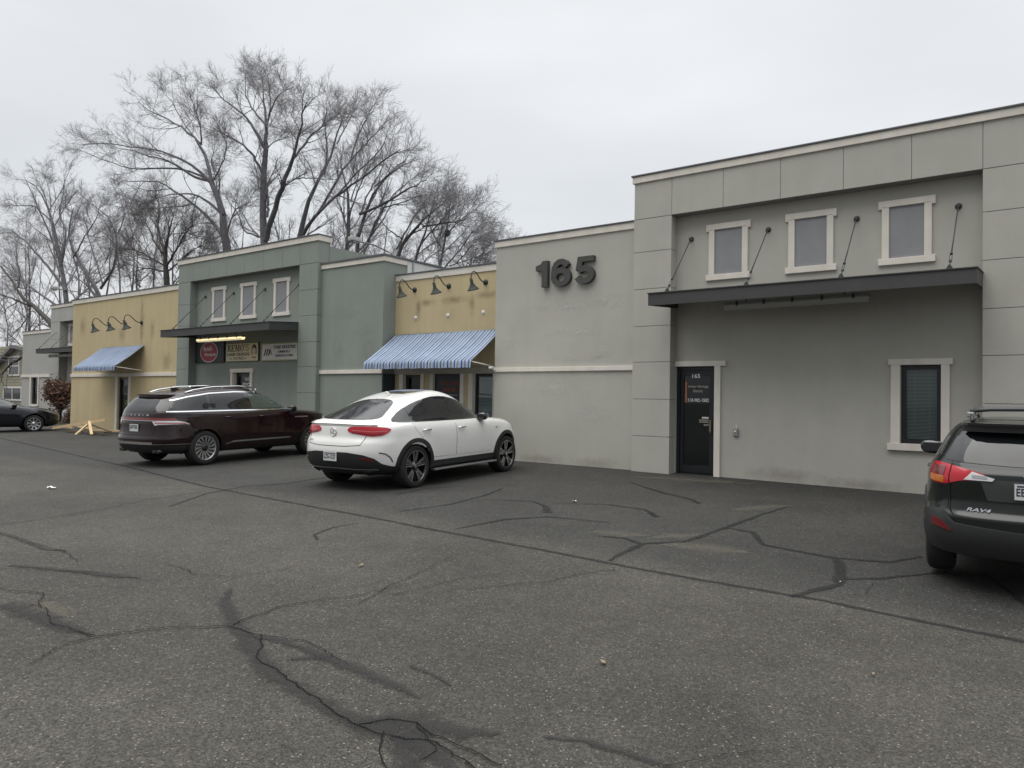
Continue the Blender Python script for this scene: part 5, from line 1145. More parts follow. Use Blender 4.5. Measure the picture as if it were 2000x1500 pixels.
    def text(s, name, st, axis, u, v, w_, h_, m, off=.01, sg=-1, **k):
        """letters laid on the rear (axis x) reading left to right for someone behind the car"""
        t = text_mb(st, w_, h_, m, **k); out = []
        for x, y, z in t.v: p, n = s.hit('w', u-x, v+z, -1); out.append(p+Vector((-off+y, 0, 0)))
        t.v = out; return t
    def plate(s, y, z, chars, x=None, lean=0, frame=None):
        p, n = s.hit('x', y, z, -1); x = p.x-.02 if x is None else x
        mb = MB(); mb.box(x-.006, x, y-.155, y+.155, z-.078, z+.078, frame or PLATE, .004); mb.box(x-.008, x-.004, y-.148, y+.148, z-.071, z+.071, PLATE)
        mb.box(x-.0095, x-.007, y-.13, y+.13, z+.045, z+.062, INK); t = text_mb(chars, .27, .075, mat('plate_letters', (.02,.02,.035), .5), ext=.002, bold=.015)
        mb.add([(x-.009+b, y+.135-a, z-.038+c) for a, b, c in t.v], t.f, t.mats[0])
        return mb.build('licence_plate', s.root)
def arcp(cx, cz, r, a0, a1, n=20): return [(cx+r*math.cos(R_(a0+(a1-a0)*k/n)), cz+r*math.sin(R_(a0+(a1-a0)*k/n))) for k in range(n+1)]
def smooth(poly, it=2):
    for _ in range(it):
        q = []
        for i in range(len(poly)):
            a = poly[i]; b = poly[(i+1) % len(poly)]; q += [(a[0]*.8+b[0]*.2, a[1]*.8+b[1]*.2), (a[0]*.2+b[0]*.8, a[1]*.2+b[1]*.8)]
        poly = q
    return poly
def annulus(ax, zc, r0, r1, a0=-8, a1=188, n=26):
    return arcp(ax, zc, r1, a0, a1, n)+arcp(ax, zc, r0, a1, a0, n)

# ---- white coupe-shaped crossover
WP = paint('white_car_paint', (.82,.82,.80), 0, .3)
rows = [ # z, x_rear, x_front, half width, p_r, q_r, p_f, q_f
 (.26,-2.10,2.05,.80,7,3,6,2.6),(.30,-2.22,2.25,.90,8,3,6,2.6),(.40,-2.36,2.38,.965,9,3,6,2.6),(.52,-2.42,2.43,.985,9,2.9,6,2.5),(.66,-2.45,2.45,.995,9,2.8,6,2.4),(.80,-2.43,2.43,1.0,9,2.8,6,2.3),
 (.92,-2.38,2.36,.995,9,2.7,6,2.3),(1.02,-2.37,2.22,.98,9,2.7,6,2.3),(1.09,-2.36,1.95,.955,8,2.8,6,2.4),(1.135,-2.31,1.50,.92,6.5,2.8,6,2.6),(1.175,-2.24,1.08,.875,6,2.8,6,2.8),
 (1.24,-2.06,.94,.835,5.6,3,6,3),(1.34,-1.78,.77,.785,5.2,3.1,5.5,3),(1.46,-1.46,.55,.725,5,3.2,5,3),(1.56,-1.15,.34,.67,4.6,3.2,4.6,3),(1.63,-.85,.14,.60,4,3,4.2,2.8),(1.675,-.58,-.05,.50,3.6,2.8,3.6,2.6),(1.70,-.36,-.18,.32,3,2.4,3,2.4),(1.706,-.29,-.24,.12,2.4,2.2,2.4,2.2)]
wl = dict(axles=(-1.39,1.525), r=.378, arch=.44, y=.87)
car = Car('parked_car', 'white coupe-backed crossover with silver star emblem parked in front of the yellow awning storefront', 'car', (-10.056,10.62,gz(-10.05,10.6)), R_(94.3), WP, rows, wl, CLAD, .36, pitch=-R_(1.3))
sg = -1
for sg in (-1, 1):
    win = [(-1.86,1.185),(-1.65,1.165),(-.9,1.16),(0,1.16),(.70,1.165),(.86,1.18),(.66,1.30),(.40,1.42),(.10,1.52),(-.25,1.57),(-.65,1.56),(-1.10,1.475),(-1.52,1.34)]
    def cut(poly, a, b): # clip in x
        bm = bmesh.new(); bm.faces.new([bm.verts.new((p[0], p[1], 0)) for p in poly])
        for c, nn in ((a, -1), (b, 1)):
            bmesh.ops.bisect_plane(bm, geom=bm.verts[:]+bm.edges[:]+bm.faces[:], plane_co=(c,0,0), plane_no=(nn,0,0), clear_outer=True)
        f = bm.faces[:][0]; r = [(v.co.x, v.co.y) for v in f.verts]; bm.free(); return r
    mb = MB(); car.patch('', 'y', [(p[0]*1.012, 1.36+(p[1]-1.36)*1.09) for p in smooth(win,1)], GLOSSB, .004, .012, sg, mb=mb); mb.build('window_trim', car.root)
    for nm, a, b in (('quarter_window', -1.9, -1.40), ('side_window', -1.385, -.26), ('side_window', -.23, 1.05)):
        car.patch(nm, 'y', cut(smooth(win,1), a, b), DGLASS, .008, .01, sg)
    R1 = .47
    rd = [(-.23,.50),(-.23,1.13),(-1.43,1.13),(-1.36,1.0),(-1.25,.90)]+arcp(-1.39,.378,R1+.035,72,18,8)+[(-.91,.50)]
    fd = [(.93,.50),(.96,.75),(.90,1.13),(-.215,1.13),(-.215,.50)]
    for poly, hx in ((rd, -1.10), (fd, -.06)):
        mb = MB(); car.patch('', 'y', poly, GAPM, .0015, .006, sg, mb=mb)
        cx = sum(p[0] for p in poly)/len(poly); cz = .8
        def shr(p): dx, dz = p[0]-cx, p[1]-cz; l = math.hypot(dx, dz); return (cx+dx*(1-.006/l), cz+dz*(1-.006/l))
        car.patch('', 'y', [shr(p) for p in poly], WP, .0045, .01, sg, mb=mb); d = mb.build('door', car.root)
        h, n = car.hit('y', hx, 1.0, sg); mb = MB(); yo = h.y+sg*.035; mb.tube([(hx-.11,h.y+sg*.006,1.0),(hx-.09,yo,1.002),(hx+.09,yo,1.006),(hx+.11,h.y+sg*.006,1.004)], [.010,.014,.014,.010], CHROME, 10); mb.build('handle', d)
    mb = MB()
    for ax in wl['axles']: car.patch('', 'y', annulus(ax, .378, .425, .495, -14, 194), CLAD, .012, .06, sg, mb=mb)
    car.patch('', 'y', [(-.98,.27),(1.1,.27),(1.1,.44),(-.98,.44)], CLAD, .010, .03, sg, mb=mb); mb.build('arch_trim', car.root)
    mb = MB(); mb.box(-.93, 1.06, sg*1.0-.05, sg*1.0+.05, .265, .30, SILV, .012); mb.build('side_step', car.root)
    mb = MB(); car.strip(mb, 'y', [(-.95,.60),(1.0,.585)], .012, mat('painted_crease_shade', (.60,.60,.585), .35), .004, sg)  # shade of the body crease, painted as a darker strip of the white
    car.strip(mb, 'y', [(1.12,.95),(1.18,.955)], .03, SILV, .006, sg); mb.build('side_trim', car.root)
    car.mirror(.62, 1.01, 1.18, sg, GLOSSB, (.09,.20,.15))
    # fuel flap outline
for ax in wl['axles']:
    for sg in (-1, 1): car.wheel(ax, sg, .855, .378, .285, 'coupe', .27)
rw = smooth([(-.46,1.47),(-.32,1.52),(0,1.54),(.32,1.52),(.46,1.47),(.57,1.34),(.66,1.23),(.56,1.20),(0,1.195),(-.56,1.20),(-.66,1.23),(-.57,1.34)],1)
car.patch('rear_window', 'x', rw, DGLASS, .006, .02, -1)
mb = MB(); car.patch('', 'x', smooth([(-.62,1.46),(0,1.52),(.62,1.46),(.74,1.22),(0,1.19),(-.74,1.22)],1), DGLASS, .006, .02, 1, mb=mb); mb.build('windshield', car.root)
mb = MB(); car.patch('', 'z', smooth([(.10,-.40),(.10,.40),(-.85,.36),(-.85,-.36)],1), GLOSSB, .005, .012, 1, mb=mb); mb.build('sunroof', car.root)
mb = MB(); car.patch('', 'w', smooth([(-.98,1.095),(0,1.115),(.98,1.095),(1.0,1.115),(.6,1.155),(0,1.165),(-.6,1.155),(-1.0,1.115)],1), WP, .032, .06, -1, mb=mb); mb.build('spoiler', car.root)
mb = MB(); gap = [(.72,1.085),(.70,.93),(.60,.79),(.3,.765),(-.3,.765),(-.60,.79),(-.70,.93),(-.72,1.085)]
car.strip(mb, 'w', gap, .009, GAPM, .003, -1); car.strip(mb, 'w', [(-.93,1.088),(0,1.10),(.93,1.088)], .010, mat('spoiler_painted_shadow', (.25,.25,.25), .6), .004, -1); mb.build('tailgate_gap', car.root)  # gray line below the spoiler lip is the lip's shadow, painted on
for sg in (-1, 1):
    tl = smooth([(.30,.985),(.36,1.045),(.62,1.05),(.95,1.045),(1.18,1.03),(1.27,1.0),(1.20,.945),(1.08,.90),(.85,.885),(.62,.905),(.36,.945)],1)
    t = car.patch('taillight', 'w', [(sg*a, b+.045) for a, b in tl], REDL, .010, .025, -1)
    mb = MB(); car.strip(mb, 'w', [(sg*.40,1.03),(sg*.85,1.01),(sg*1.18,1.02)], .012, mat('lamp_pale_bar', (.55,.16,.18), .2), .0125, -1); car.strip(mb, 'w', [(sg*.40,.99),(sg*.85,.96),(sg*1.1,.975)], .02, mat('lamp_dark_bar', (.16,.006,.012), .2), .0125, -1); mb.build('light_bar', t)
mb = MB(); car.patch('', 'w', [(-1.62,.28),(1.62,.28),(1.62,.40),(1.25,.43),(1.05,.48),(.88,.57),(.66,.63),(.36,.665),(-.36,.665),(-.66,.63),(-.88,.57),(-1.05,.48),(-1.25,.43),(-1.62,.40)], CLAD, .012, .03, -1, mb=mb)
for sg in (-1, 1): car.strip(mb, 'w', [(sg*.98,.665),(sg*1.12,.64),(sg*1.22,.58),(sg*1.27,.50)], .018, CLAD, .006, -1)
bp = mb.build('bumper', car.root)
mb = MB()
for sg in (-1, 1): mb = MB(); car.strip(mb, 'w', [(sg*.62,.575),(sg*.86,.535)], .032, DRED, .018, -1); mb.build('reflector', bp)
mb = MB()
for sg in (-1, 1): car.strip(mb, 'w', [(sg*.58,.335),(sg*.86,.335)], .07, GLOSSB, .035, -1, .05)
car.strip(mb, 'w', [(-1.0,.385),(-.5,.385),(0,.39),(.5,.385),(1.0,.385)], .010, SILV, .016, -1); mb.build('exhaust', car.root)
car.plate(0, .585, 'LZG-1227')
mb = MB(); p, n = car.hit('x', 0, 1.0, -1); cx = p.x-.014
tor = [(cx, .068*math.cos(2*PI*k/28), .995+.068*math.sin(2*PI*k/28)) for k in range(29)]; mb.tube(tor, .007, CHROME, 8, cap=False)
for k in range(3): a = PI/2+2*PI*k/3; mb.tube([(cx,0,.995),(cx,.064*math.cos(a),.995+.064*math.sin(a))], [.010,.004], CHROME, 6)
mb.build('emblem', car.root)
mb = car.text('badge', 'AMG', 'x', .66, .835, .15, .03, SILV, .008, bold=.02); mb.build('badge', car.root)
mb = MB(); mb.tube([(-.96,0,1.60),(-1.04,0,1.655),(-1.10,0,1.66)], [.03,.02,.008], WP, 8); mb.build('antenna', car.root)
for sg in (-1, 1): mb = MB(); car.patch('', 'y', smooth([(2.38,.88),(2.0,.99),(1.88,.97),(2.1,.84),(2.35,.78)],1), CLRL, .006, .02, sg, mb=mb); mb.build('headlight', car.root)

# ---- dark maroon SUV
MP = paint('maroon_car_paint', (.013,.004,.005), .0, .3)
rows = [(.27,-2.15,2.1,.82,8,3,6,2.6),(.32,-2.38,2.35,.93,9,3.2,6,2.6),(.42,-2.47,2.45,.975,10,3.2,6,2.6),(.52,-2.52,2.5,.99,10,3.1,6,2.5),(.60,-2.53,2.52,1.0,10,3.1,6,2.5),(.68,-2.50,2.52,1.003,10,3.1,6,2.4),(.80,-2.47,2.51,1.005,10,3.1,6,2.4),(.95,-2.46,2.47,1.0,10,3.1,6,2.4),
 (1.05,-2.45,2.38,.985,9,3.1,6,2.5),(1.11,-2.44,2.15,.965,9,3.1,6,2.6),(1.155,-2.42,1.75,.945,9,3.2,6,2.8),(1.19,-2.40,1.38,.92,9,3.2,6,3),(1.26,-2.36,1.22,.89,9,3.3,6,3),(1.38,-2.26,.95,.845,8.5,3.4,5.5,3),(1.47,-2.18,.78,.81,8,3.4,5,3),(1.54,-2.05,.62,.78,7,3.4,4.8,3),
 (1.60,-1.85,.46,.745,6,3.4,4.6,3),(1.665,-1.50,.26,.69,5,3.2,4.2,2.8),(1.72,-1.05,0.05,.59,4.2,3,3.6,2.6),(1.75,-.70,-.1,.42,3.4,2.6,3,2.4),(1.758,-.5,-.3,.2,2.6,2.2,2.6,2.2)]
rows = [(r[0], r[1], r[2]+.22*max(0, min(1, (r[2]-1.25)/.9)))+tuple(r[3:]) for r in rows]
wl = dict(axles=(-1.44,1.74), r=.385, arch=.435, y=.88)
car = Car('parked_car', 'dark maroon three-row SUV with chrome window line parked in front of the green storefront', 'car', (-16.33,10.40,gz(-16.3,10.4)), R_(95.9), MP, rows, wl, CLAD, .33, flare=.012, pitch=-R_(1))
def doors(car, polys, m, hz, hm, flush=False):
    for sg in (-1, 1):
        for poly, hx in polys:
            mb = MB(); car.patch('', 'y', poly, GAPM, .0015, .006, sg, mb=mb)
            cx = sum(p[0] for p in poly)/len(poly); cz = sum(p[1] for p in poly)/len(poly)
            q = []
            for p in poly: dx, dz = p[0]-cx, p[1]-cz; l = math.hypot(dx, dz); q.append((cx+dx*(1-.006/l), cz+dz*(1-.006/l)))
            car.patch('', 'y', q, m, .0045, .01, sg, mb=mb); d = mb.build('door', car.root)
            h, n = car.hit('y', hx, hz, sg); mb = MB(); yo = h.y+sg*.035; mb.tube([(hx-.11,h.y+sg*.006,hz),(hx-.09,yo,hz+.002),(hx+.09,yo,hz+.004),(hx+.11,h.y+sg*.006,hz+.002)], [.010,.014,.014,.010], hm, 10); mb.build('handle', d)
doors(car, [([(-.02,.47),(-.02,1.165),(-1.0,1.165),(-1.0,.90)]+arcp(-1.44,.385,.475,52,12,7)+[(-.95,.47)], -.82), ([(1.08,.47),(1.10,.75),(1.05,1.165),(0,1.165),(0,.47)], .14)], MP, 1.05, MP)
frame = [(-2.23,1.20),(1.30,1.20),(1.12,1.33),(.85,1.45),(.50,1.55),(.1,1.60),(-.5,1.61),(-1.2,1.575),(-1.75,1.50),(-2.08,1.42)]
for sg in (-1, 1):
    car.patch('window_trim', 'y', frame, GLOSSB, .004, .012, sg)
    for nm, pl, m in (('quarter_window', [(-2.15,1.235),(-1.30,1.235),(-1.30,1.545),(-1.70,1.485),(-2.0,1.41)], DGLASS), ('side_window', [(-1.20,1.235),(-1.00,1.235),(-1.18,1.56),(-1.20,1.56)], DGLASS),
        ('side_window', [(-.97,1.235),(-.20,1.235),(-.24,1.585),(-.55,1.588),(-1.13,1.565)], DGLASS), ('front_side_window', [(-.10,1.235),(1.17,1.235),(1.02,1.33),(.80,1.43),(.46,1.53),(.08,1.58),(-.14,1.583)], mat('clearer_car_glass', (.055,.075,.07), .05, spec=.9))):
        car.patch(nm, 'y', pl, m, .008, .01, sg)
    mb = MB(); car.strip(mb, 'y', [(-2.24,1.195),(-1,1.195),(0,1.195),(1.28,1.195)], .026, CHROME, .012, sg, .015); car.strip(mb, 'y', [(-2.10,1.43),(-1.75,1.512),(-1.2,1.588),(-.5,1.622),(.1,1.612),(.50,1.562),(.85,1.46),(1.12,1.345),(1.30,1.21)], .022, CHROME, .012, sg, .015)
    car.strip(mb, 'y', [(-.9,.44),(-.7,.49),(-.4,.495),(1.0,.505)], lambda t: .035 if t > .1 else .015, CHROME, .014, sg, .02); car.strip(mb, 'y', [(1.15,1.0),(1.6,1.0)], .03, SILV, .012, sg); mb.build('chrome_trim', car.root)
    mb = MB(); yr = [(-1.72,.64,1.60),(-1.5,.64,1.665),(-1.0,.63,1.735),(-.3,.62,1.76),(.12,.60,1.735),(.28,.58,1.69)]; mb.tube([(a, sg*b, c) for a, b, c in yr], .018, CHROME, 8)
    for xx, zz in ((-1.68,1.59),(-.7,1.73),(.25,1.68)): mb.tube([(xx, sg*.60, zz+.02), (xx, sg*.58, zz-.06)], .02, CHROME, 8)
    mb.build('roof_rail', car.root)
    mb = MB()
    for ax in wl['axles']: car.patch('', 'y', annulus(ax, .385, .422, .465, -14, 194), MP, .012, .05, sg, mb=mb)
    mb.build('arch_trim', car.root)
    car.mirror(.98, 1.08, 1.20, sg, MP, (.09,.21,.16))
    for ax in wl['axles']: car.wheel(ax, sg, .87, .385, .265, 'vanes', .27)
    car.patch('headlight', 'y', smooth([(2.62,.95),(2.3,1.0),(2.2,.96),(2.4,.88),(2.6,.84)],1), CLRL, .006, .02, sg)
    mb = MB(); car.patch('', 'w', [(sg*a, b) for a, b in ((.52,1.005),(1.2,1.0),(1.36,.975),(1.47,.925),(.62,.905))], CLRL, .010, .02, -1, mb=mb)
    car.strip(mb, 'w', [(sg*.62,.955),(sg*1.38,.945)], .020, mat('pale_red_lens', (.42,.12,.13), .2), .013, -1); car.strip(mb, 'w', [(sg*.60,.985),(sg*1.3,.978)], .012, CHROME, .013, -1); car.strip(mb, 'w', [(sg*.7,.915),(sg*1.42,.925)], .01, mat('plate_recess', (.02,.01,.012), .3), .013, -1); mb.build('taillight', car.root)
car.patch('rear_window', 'x', smooth([(-.70,1.44),(0,1.48),(.70,1.44),(.80,1.26),(.80,1.20),(0,1.185),(-.80,1.20),(-.80,1.26)],1), DGLASS, .006, .02, -1)
car.patch('windshield', 'x', smooth([(-.66,1.55),(0,1.63),(.66,1.55),(.80,1.28),(0,1.23),(-.80,1.28)],1), DGLASS, .006, .02, 1)
mb = MB(); mb.prism(smooth([(-1.85,.60),(-2.08,.57),(-2.18,.40),(-2.21,0),(-2.18,-.40),(-2.08,-.57),(-1.85,-.60),(-1.6,-.5),(-1.6,.5)],1), 1.545, 1.567, MP, 'xy'); mb.prism(smooth([(-1.90,.58),(-2.06,.54),(-2.15,.38),(-2.18,0),(-2.15,-.38),(-2.06,-.54),(-1.90,-.58)],1), 1.50, 1.544, GLOSSB, 'xy'); mb.build('spoiler', car.root)
mb = MB(); car.patch('', 'w', [(-1.15,1.06),(0,1.065),(1.15,1.06),(1.22,1.01),(-1.22,1.01)], mat('dark_red_light_bar', (.17,.008,.012), .15, coat=1), .012, .02, -1, mb=mb); car.strip(mb, 'w', [(-.66,1.0),(0,1.0),(.66,1.0)], .010, CHROME, .016, -1); mb.build('light_bar', car.root)
mb = MB(); car.strip(mb, 'x', [(.62,.98),(.60,.70),(.0,.69),(-.60,.70),(-.62,.98)], .009, GAPM, .003, -1); car.patch('', 'x', [(-.5,.93),(.5,.93),(.56,.74),(-.56,.74)], mat('plate_recess', (.02,.01,.012), .3), .004, .02, -1, mb=mb); mb.build('tailgate_gap', car.root)
mb = MB(); car.strip(mb, 'w', [(-1.5,.50),(0,.50),(1.5,.50)], .010, CHROME, .012, -1); car.strip(mb, 'w', [(-.62,.525),(.62,.525)], .05, CHROME, .02, -1); car.patch('', 'w', [(-1.55,.29),(1.55,.29),(1.55,.46),(-1.55,.46)], CLAD, .008, .02, -1, mb=mb)
for sg in (-1, 1):
    for dy in (0, .11): mb.tube([(-2.40+dy*.2, sg*(.56+dy), .345), (-2.2, sg*(.56+dy), .345)], .042, GLOSSB, 14); 
mb.build('bumper', car.root)
car.plate(0, .84, 'JHP-7305')
mb = car.text('badge', 'LINCOLN', 'x', .42, 1.105, .84, .035, CHROME, .008, space=2.6); mb.build('lettering', car.root)
mb = MB(); mb.prism([(-1.60,1.63),(-1.33,1.66),(-1.55,1.72),(-1.61,1.72)], -.025, .025, MP); mb.build('antenna', car.root)
mb = MB(); car.patch('', 'z', [(.05,-.45),(.05,.45),(-1.2,.45),(-1.2,-.45)], GLOSSB, .005, .012, 1, mb=mb); mb.build('sunroof', car.root)

# ---- dark green-gray SUV at the right edge
GP = paint('dark_green_gray_paint', (.008,.011,.010), .0, .25, .75)
rows = [(.26,-1.9,1.9,.74,8,3,6,2.6),(.32,-2.12,2.1,.84,9,3,6,2.6),(.42,-2.22,2.2,.90,9,3,6,2.6),(.52,-2.27,2.24,.915,9,3,6,2.5),(.62,-2.27,2.27,.92,9,3,6,2.5),(.69,-2.22,2.27,.92,9,3,6,2.4),(.80,-2.20,2.25,.922,9,3,6,2.4),(.95,-2.21,2.2,.918,9,2.9,6,2.4),(1.04,-2.20,2.1,.905,9,2.9,6,2.5),
 (1.10,-2.16,1.8,.885,8.5,2.9,6,2.6),(1.15,-2.13,1.4,.86,8,2.9,6,2.8),(1.22,-2.10,1.2,.825,7.5,3,6,3),(1.36,-2.02,.95,.765,7,3,5.5,3),(1.47,-1.94,.72,.715,6.5,3,5,3),(1.55,-1.86,.52,.67,6,3,4.6,3),(1.605,-1.74,.3,.615,5,2.9,4.2,2.8),(1.64,-1.45,0,.52,4,2.8,3.6,2.6),(1.66,-1.0,-.2,.36,3.2,2.5,3,2.4),(1.665,-.75,-.45,.18,2.6,2.2,2.6,2.2)]
wl = dict(axles=(-1.30,1.36), r=.355, arch=.41, y=.80)
RX, RY, RH = -.27, 10.50, R_(92.5)
car = Car('parked_car', 'dark green-gray compact SUV with red and clear taillights, cut off by the right edge', 'car', (RX,RY,gz(RX,RY)), RH, GP, rows, wl, CLAD, .40, pitch=-R_(.8))
doors(car, [([(-.06,.47),(-.06,1.12),(-.95,1.12),(-.98,.85)]+arcp(-1.30,.355,.45,48,14,7)+[(-.88,.47)], -.80), ([(.98,.47),(1.0,.75),(.95,1.12),(-.04,1.12),(-.04,.47)], .08)], GP, 1.0, GLOSSB)
frame = [(-1.80,1.21),(-1.55,1.175),(1.05,1.155),(.88,1.30),(.62,1.42),(.30,1.50),(-.3,1.53),(-1.0,1.51),(-1.6,1.44)]
for sg in (-1, 1):
    car.patch('window_trim', 'y', frame, GLOSSB, .004, .012, sg)
    for nm, pl in (('quarter_window', [(-1.74,1.225),(-1.0,1.205),(-.98,1.485),(-1.57,1.42)]), ('side_window', [(-.96,1.20),(-.06,1.185),(-.08,1.505),(-.94,1.488)]), ('side_window', [(-.02,1.185),(.98,1.175),(.82,1.30),(.58,1.40),(.28,1.475),(-.04,1.503)])):
        car.patch(nm, 'y', pl, DGLASS, .008, .01, sg)
    mb = MB()
    for ax in wl['axles']: car.patch('', 'y', annulus(ax, .355, .395, .47, -14, 194), CLAD, .012, .06, sg, mb=mb)
    mb.build('arch_trim', car.root)
    car.mirror(.72, 1.03, 1.12, sg, GLOSSB, (.09,.27,.185))
    for ax in wl['axles']: car.wheel(ax, sg, .79, .355, .225, 5, .235)
    car.patch('headlight', 'y', smooth([(2.2,.90),(1.8,1.0),(1.7,.97),(1.95,.86),(2.18,.80)],1), CLRL, .006, .02, sg)
    t = car.patch('taillight', 'w', [(sg*a, b) for a, b in smooth([(.36,1.035),(.50,1.075),(.70,1.105),(.93,1.125),(1.16,1.135),(1.22,1.10),(1.18,.95),(1.0,.925),(.80,.925),(.70,.945),(.58,.975),(.38,.99)],1)], REDL, .014, .03, -1)
    mb = MB(); car.patch('', 'w', [(sg*a, b) for a, b in ((.30,1.01),(.48,1.06),(.55,.985),(.32,.985))], CLRL, .019, .02, -1, mb=mb); car.strip(mb, 'w', [(sg*.36,1.015),(sg*.48,1.022)], .028, SILV, .023, -1)
    mb.build('reversing_light', t)
    car.patch('indicator', 'w', [(sg*a, b) for a, b in ((.82,1.0),(1.14,1.01),(1.13,.955),(1.0,.94),(.82,.938))], AMBER, .019, .02, -1, parent=t)
    car.patch('indicator', 'w', [(sg*a, b) for a, b in ((.82,1.09),(1.14,1.10),(1.15,1.02),(.82,1.01))], mat('deep_red_lens', (.14,.006,.012), .15, coat=1), .018, .02, -1, parent=t)
    mb = MB(); car.strip(mb, 'w', [(sg*.735,1.13),(sg*.735,.70),(sg*.66,.64)], .008, GAPM, .020, -1); mb.build('tailgate_gap', car.root)
    mb = MB(); mb.tube([(-1.62,sg*.50,1.63),(-1.5,sg*.51,1.69),(-.9,sg*.53,1.715),(-.1,sg*.52,1.71),(.2,sg*.50,1.64)], .018, BLACK, 8); mb.build('roof_rail', car.root)
CB = mat('cross_bar_gray', (.05,.053,.055), .45)
for xx in (-1.25, -.35):
    mb = MB()
    mb.tube([(xx,-.54,1.745),(xx,-.35,1.768),(xx,0,1.775),(xx,.35,1.768),(xx,.54,1.745)], .024, CB, 10)
    for sg in (-1, 1): mb.box(xx-.05, xx+.05, sg*.53-.035, sg*.53+.035, 1.67, 1.735, SILV, .015)
    mb.build('cross_bar', car.root)
car.patch('rear_window', 'x', smooth([(-.60,1.50),(0,1.52),(.60,1.50),(.72,1.20),(.70,1.155),(0,1.125),(-.70,1.155),(-.72,1.20)],1), DGLASS, .006, .02, -1)
car.patch('windshield', 'x', smooth([(-.62,1.46),(0,1.53),(.62,1.46),(.76,1.22),(0,1.19),(-.76,1.22)],1), DGLASS, .006, .02, 1)
mb = MB(); mb.prism(smooth([(-1.72,.60),(-1.92,.57),(-2.03,.38),(-2.06,0),(-2.03,-.38),(-1.92,-.57),(-1.72,-.60),(-1.5,-.5),(-1.5,.5)],1), 1.595, 1.625, GP, 'xy'); mb.prism(smooth([(-1.76,.59),(-1.90,.55),(-2.0,.36),(-2.03,0),(-2.0,-.36),(-1.90,-.55),(-1.76,-.59)],1), 1.515, 1.594, BLACK, 'xy'); mb.build('spoiler', car.root)
mb = MB(); mb.box(-2.16, -2.13, -.45, .05, 1.165, 1.185, BLACK, .006); mb.tube([(-2.16,0,1.10),(-2.16,-.02,1.175)], .025, BLACK, 8); mb.build('wiper', car.root)
mb = MB(); car.patch('', 'w', [(-1.32,.34),(1.32,.34),(1.30,.52),(1.15,.63),(1.05,.665),(.78,.66),(.64,.575),(0,.54),(-.64,.575),(-.78,.66),(-1.05,.665),(-1.15,.63),(-1.30,.52)], mat('gray_bumper_plastic', (.028,.03,.03), .55), .03, .05, -1, mb=mb)
bp = mb.build('bumper', car.root); 
for sg in (-1, 1): car.patch('reflector', 'w', [(sg*.66,.515),(sg*.94,.535),(sg*.96,.60),(sg*.78,.585)], DRED, .036, .02, -1, parent=bp)
mb = MB(); car.patch('', 'x', [(-.42,1.0),(.42,1.0),(.36,.80),(-.36,.80)], mat('plate_recess_gray', (.045,.05,.05), .4), .006, .02, -1, mb=mb); mb.build('plate_recess', car.root)
car.plate(0, .905, 'EBS-4821', frame=CHROME)
mb = car.text('badge', 'RAV4', 'x', .53, .69, .20, .032, CHROME, .01, bold=.02, shear=.3); mb.build('lettering', car.root)
mb = MB(); p, n = car.hit('x', 0, 1.04, -1); cx = p.x-.012
for a, b in ((.075,.048), (.03,.045), (.055,.018)): mb.tube([(cx, a*math.cos(2*PI*k/24), 1.045+b*math.sin(2*PI*k/24)+(.02 if b == .018 else 0)) for k in range(25)], .007, CHROME, 6, cap=False)
mb.build('emblem', car.root)

for ch in list(car.root.children):              # taller waist, lower roof
    if ch.type != 'MESH': continue
    for me in {c.data for c in [ch]+list(ch.children) if c.type == 'MESH'}:
        for v in me.vertices:
            z = v.co.z; v.co.z = z + float(np.interp(z, [.3,.62,1.12,1.5,1.66,1.8], [0,.075,.07,0,-.035,-.05]))
        me.update()

# ---- dark sedan at the left edge
SP = paint('blue_black_paint', (.012,.015,.02), .3, .3)
rows = [(.20,-2.0,2.0,.74,7,3,5,2.4),(.26,-2.2,2.2,.83,8,3,5,2.4),(.36,-2.28,2.28,.88,8,3,5,2.3),(.48,-2.3,2.32,.905,8,2.8,5,2.2),(.60,-2.3,2.32,.91,8,2.8,5,2.2),(.72,-2.28,2.27,.91,8,2.8,5,2.2),(.80,-2.26,2.15,.90,8,2.8,5,2.2),(.88,-2.24,1.85,.885,7,2.8,5,2.4),(.94,-2.2,1.50,.865,6,2.8,5,2.6),(.985,-1.95,1.15,.84,6,2.8,5,2.8),(1.04,-1.72,.98,.80,5,3,5,3),(1.15,-1.45,.72,.74,5,3,5,3),(1.27,-1.15,.42,.67,4.5,3,4.5,3),(1.36,-.85,.12,.60,4,3,4,2.8),(1.42,-.55,-.12,.48,3.4,2.7,3.4,2.6),(1.445,-.38,-.28,.25,2.6,2.2,2.6,2.2)]
wl = dict(axles=(-1.35,1.35), r=.325, arch=.385, y=.80); H = R_(78)
hub = Vector((1.35, -.90, 0)); hx = G(66, 843); cx0 = hx.x-(math.cos(H)*hub.x-math.sin(H)*hub.y); cy0 = hx.y-(math.sin(H)*hub.x+math.cos(H)*hub.y)
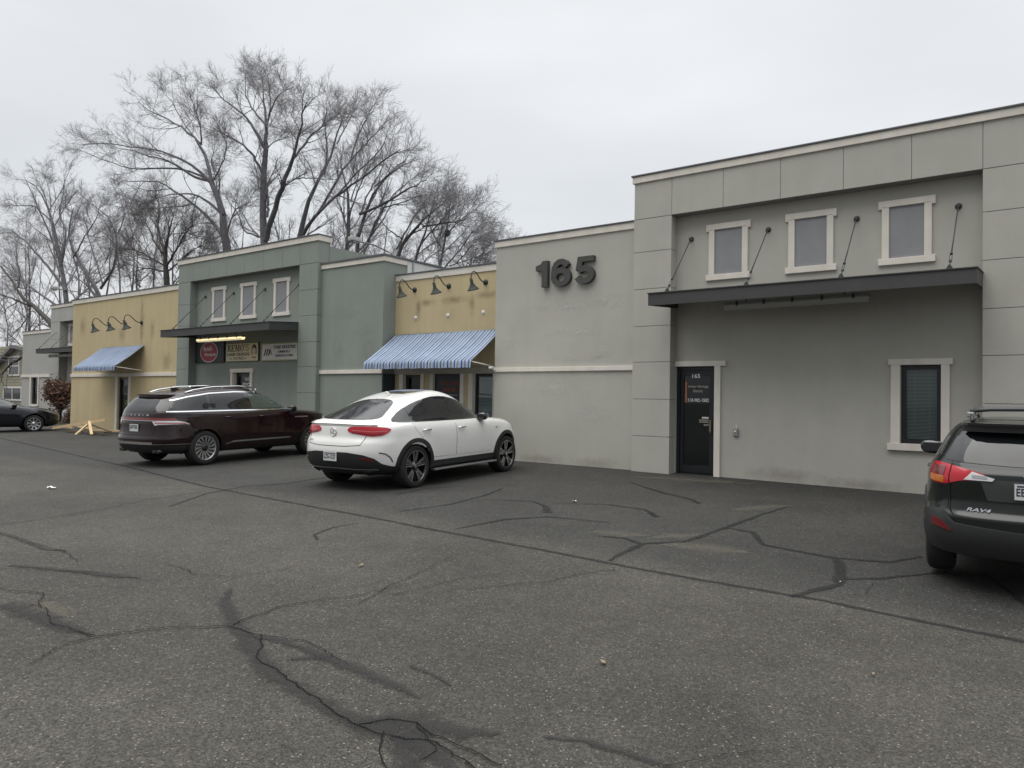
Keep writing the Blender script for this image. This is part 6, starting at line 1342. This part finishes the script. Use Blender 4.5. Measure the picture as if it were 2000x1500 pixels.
car = Car('parked_car', 'dark sedan with silver multi-spoke wheel, cut off by the left edge', 'car', (cx0,cy0,gz(cx0,cy0)), H, SP, rows, wl, SP, .2, flare=.02)
doors(car, [([(-.10,.32),(-.10,.93),(-.92,.93),(-.95,.75)]+arcp(-1.35,.325,.42,48,5,7)+[(-.90,.32)], -.80), ([(.92,.32),(.95,.6),(.92,.93),(-.08,.93),(-.08,.32)], .05)], SP, .83, SP)
for sg in (-1, 1):
    car.patch('window_trim', 'y', [(-1.55,1.0),(-1.3,.975),(.95,.97),(.72,1.10),(.40,1.24),(.08,1.33),(-.35,1.36),(-.8,1.33),(-1.2,1.2)], GLOSSB, .004, .012, sg)
    SG = mat('pale_sedan_glass', (.07,.08,.08), .05, spec=.9)
    for nm, pl in (('side_window', [(-1.35,1.005),(-.12,1.0),(-.12,1.33),(-.78,1.30),(-1.15,1.18)]), ('side_window', [(-.07,1.0),(.86,.995),(.66,1.10),(.36,1.22),(.06,1.305),(-.07,1.325)])): car.patch(nm, 'y', pl, SG, .008, .01, sg)
    car.mirror(.70, .98, 1.0, sg, SP, (.08,.18,.12))
    for ax in wl['axles']: car.wheel(ax, sg, .80, .325, .225, 9, .21)
    car.patch('headlight', 'y', smooth([(2.2,.72),(1.85,.83),(1.62,.84),(1.85,.74),(2.15,.64)],1), mat('smoky_headlight', (.10,.10,.10), .1, coat=1), .016, .02, sg)
    car.patch('taillight', 'x', smooth([(sg*.5,.88),(sg*.86,.9),(sg*.86,.74),(sg*.6,.76)],1), REDL, .008, .02, -1)
car.patch('windshield', 'x', smooth([(-.58,1.30),(0,1.35),(.5,1.29),(.62,1.10),(0,1.03),(-.62,1.10)],1), DGLASS, .006, .02, 1)
car.patch('rear_window', 'x', smooth([(-.56,1.30),(0,1.34),(.56,1.30),(.68,1.10),(0,1.06),(-.68,1.10)],1), DGLASS, .006, .02, -1)
car.patch('bumper_grille', 'x', [(-.6,.28),(.6,.28),(.66,.42),(-.66,.42)], CLAD, .008, .02, 1)
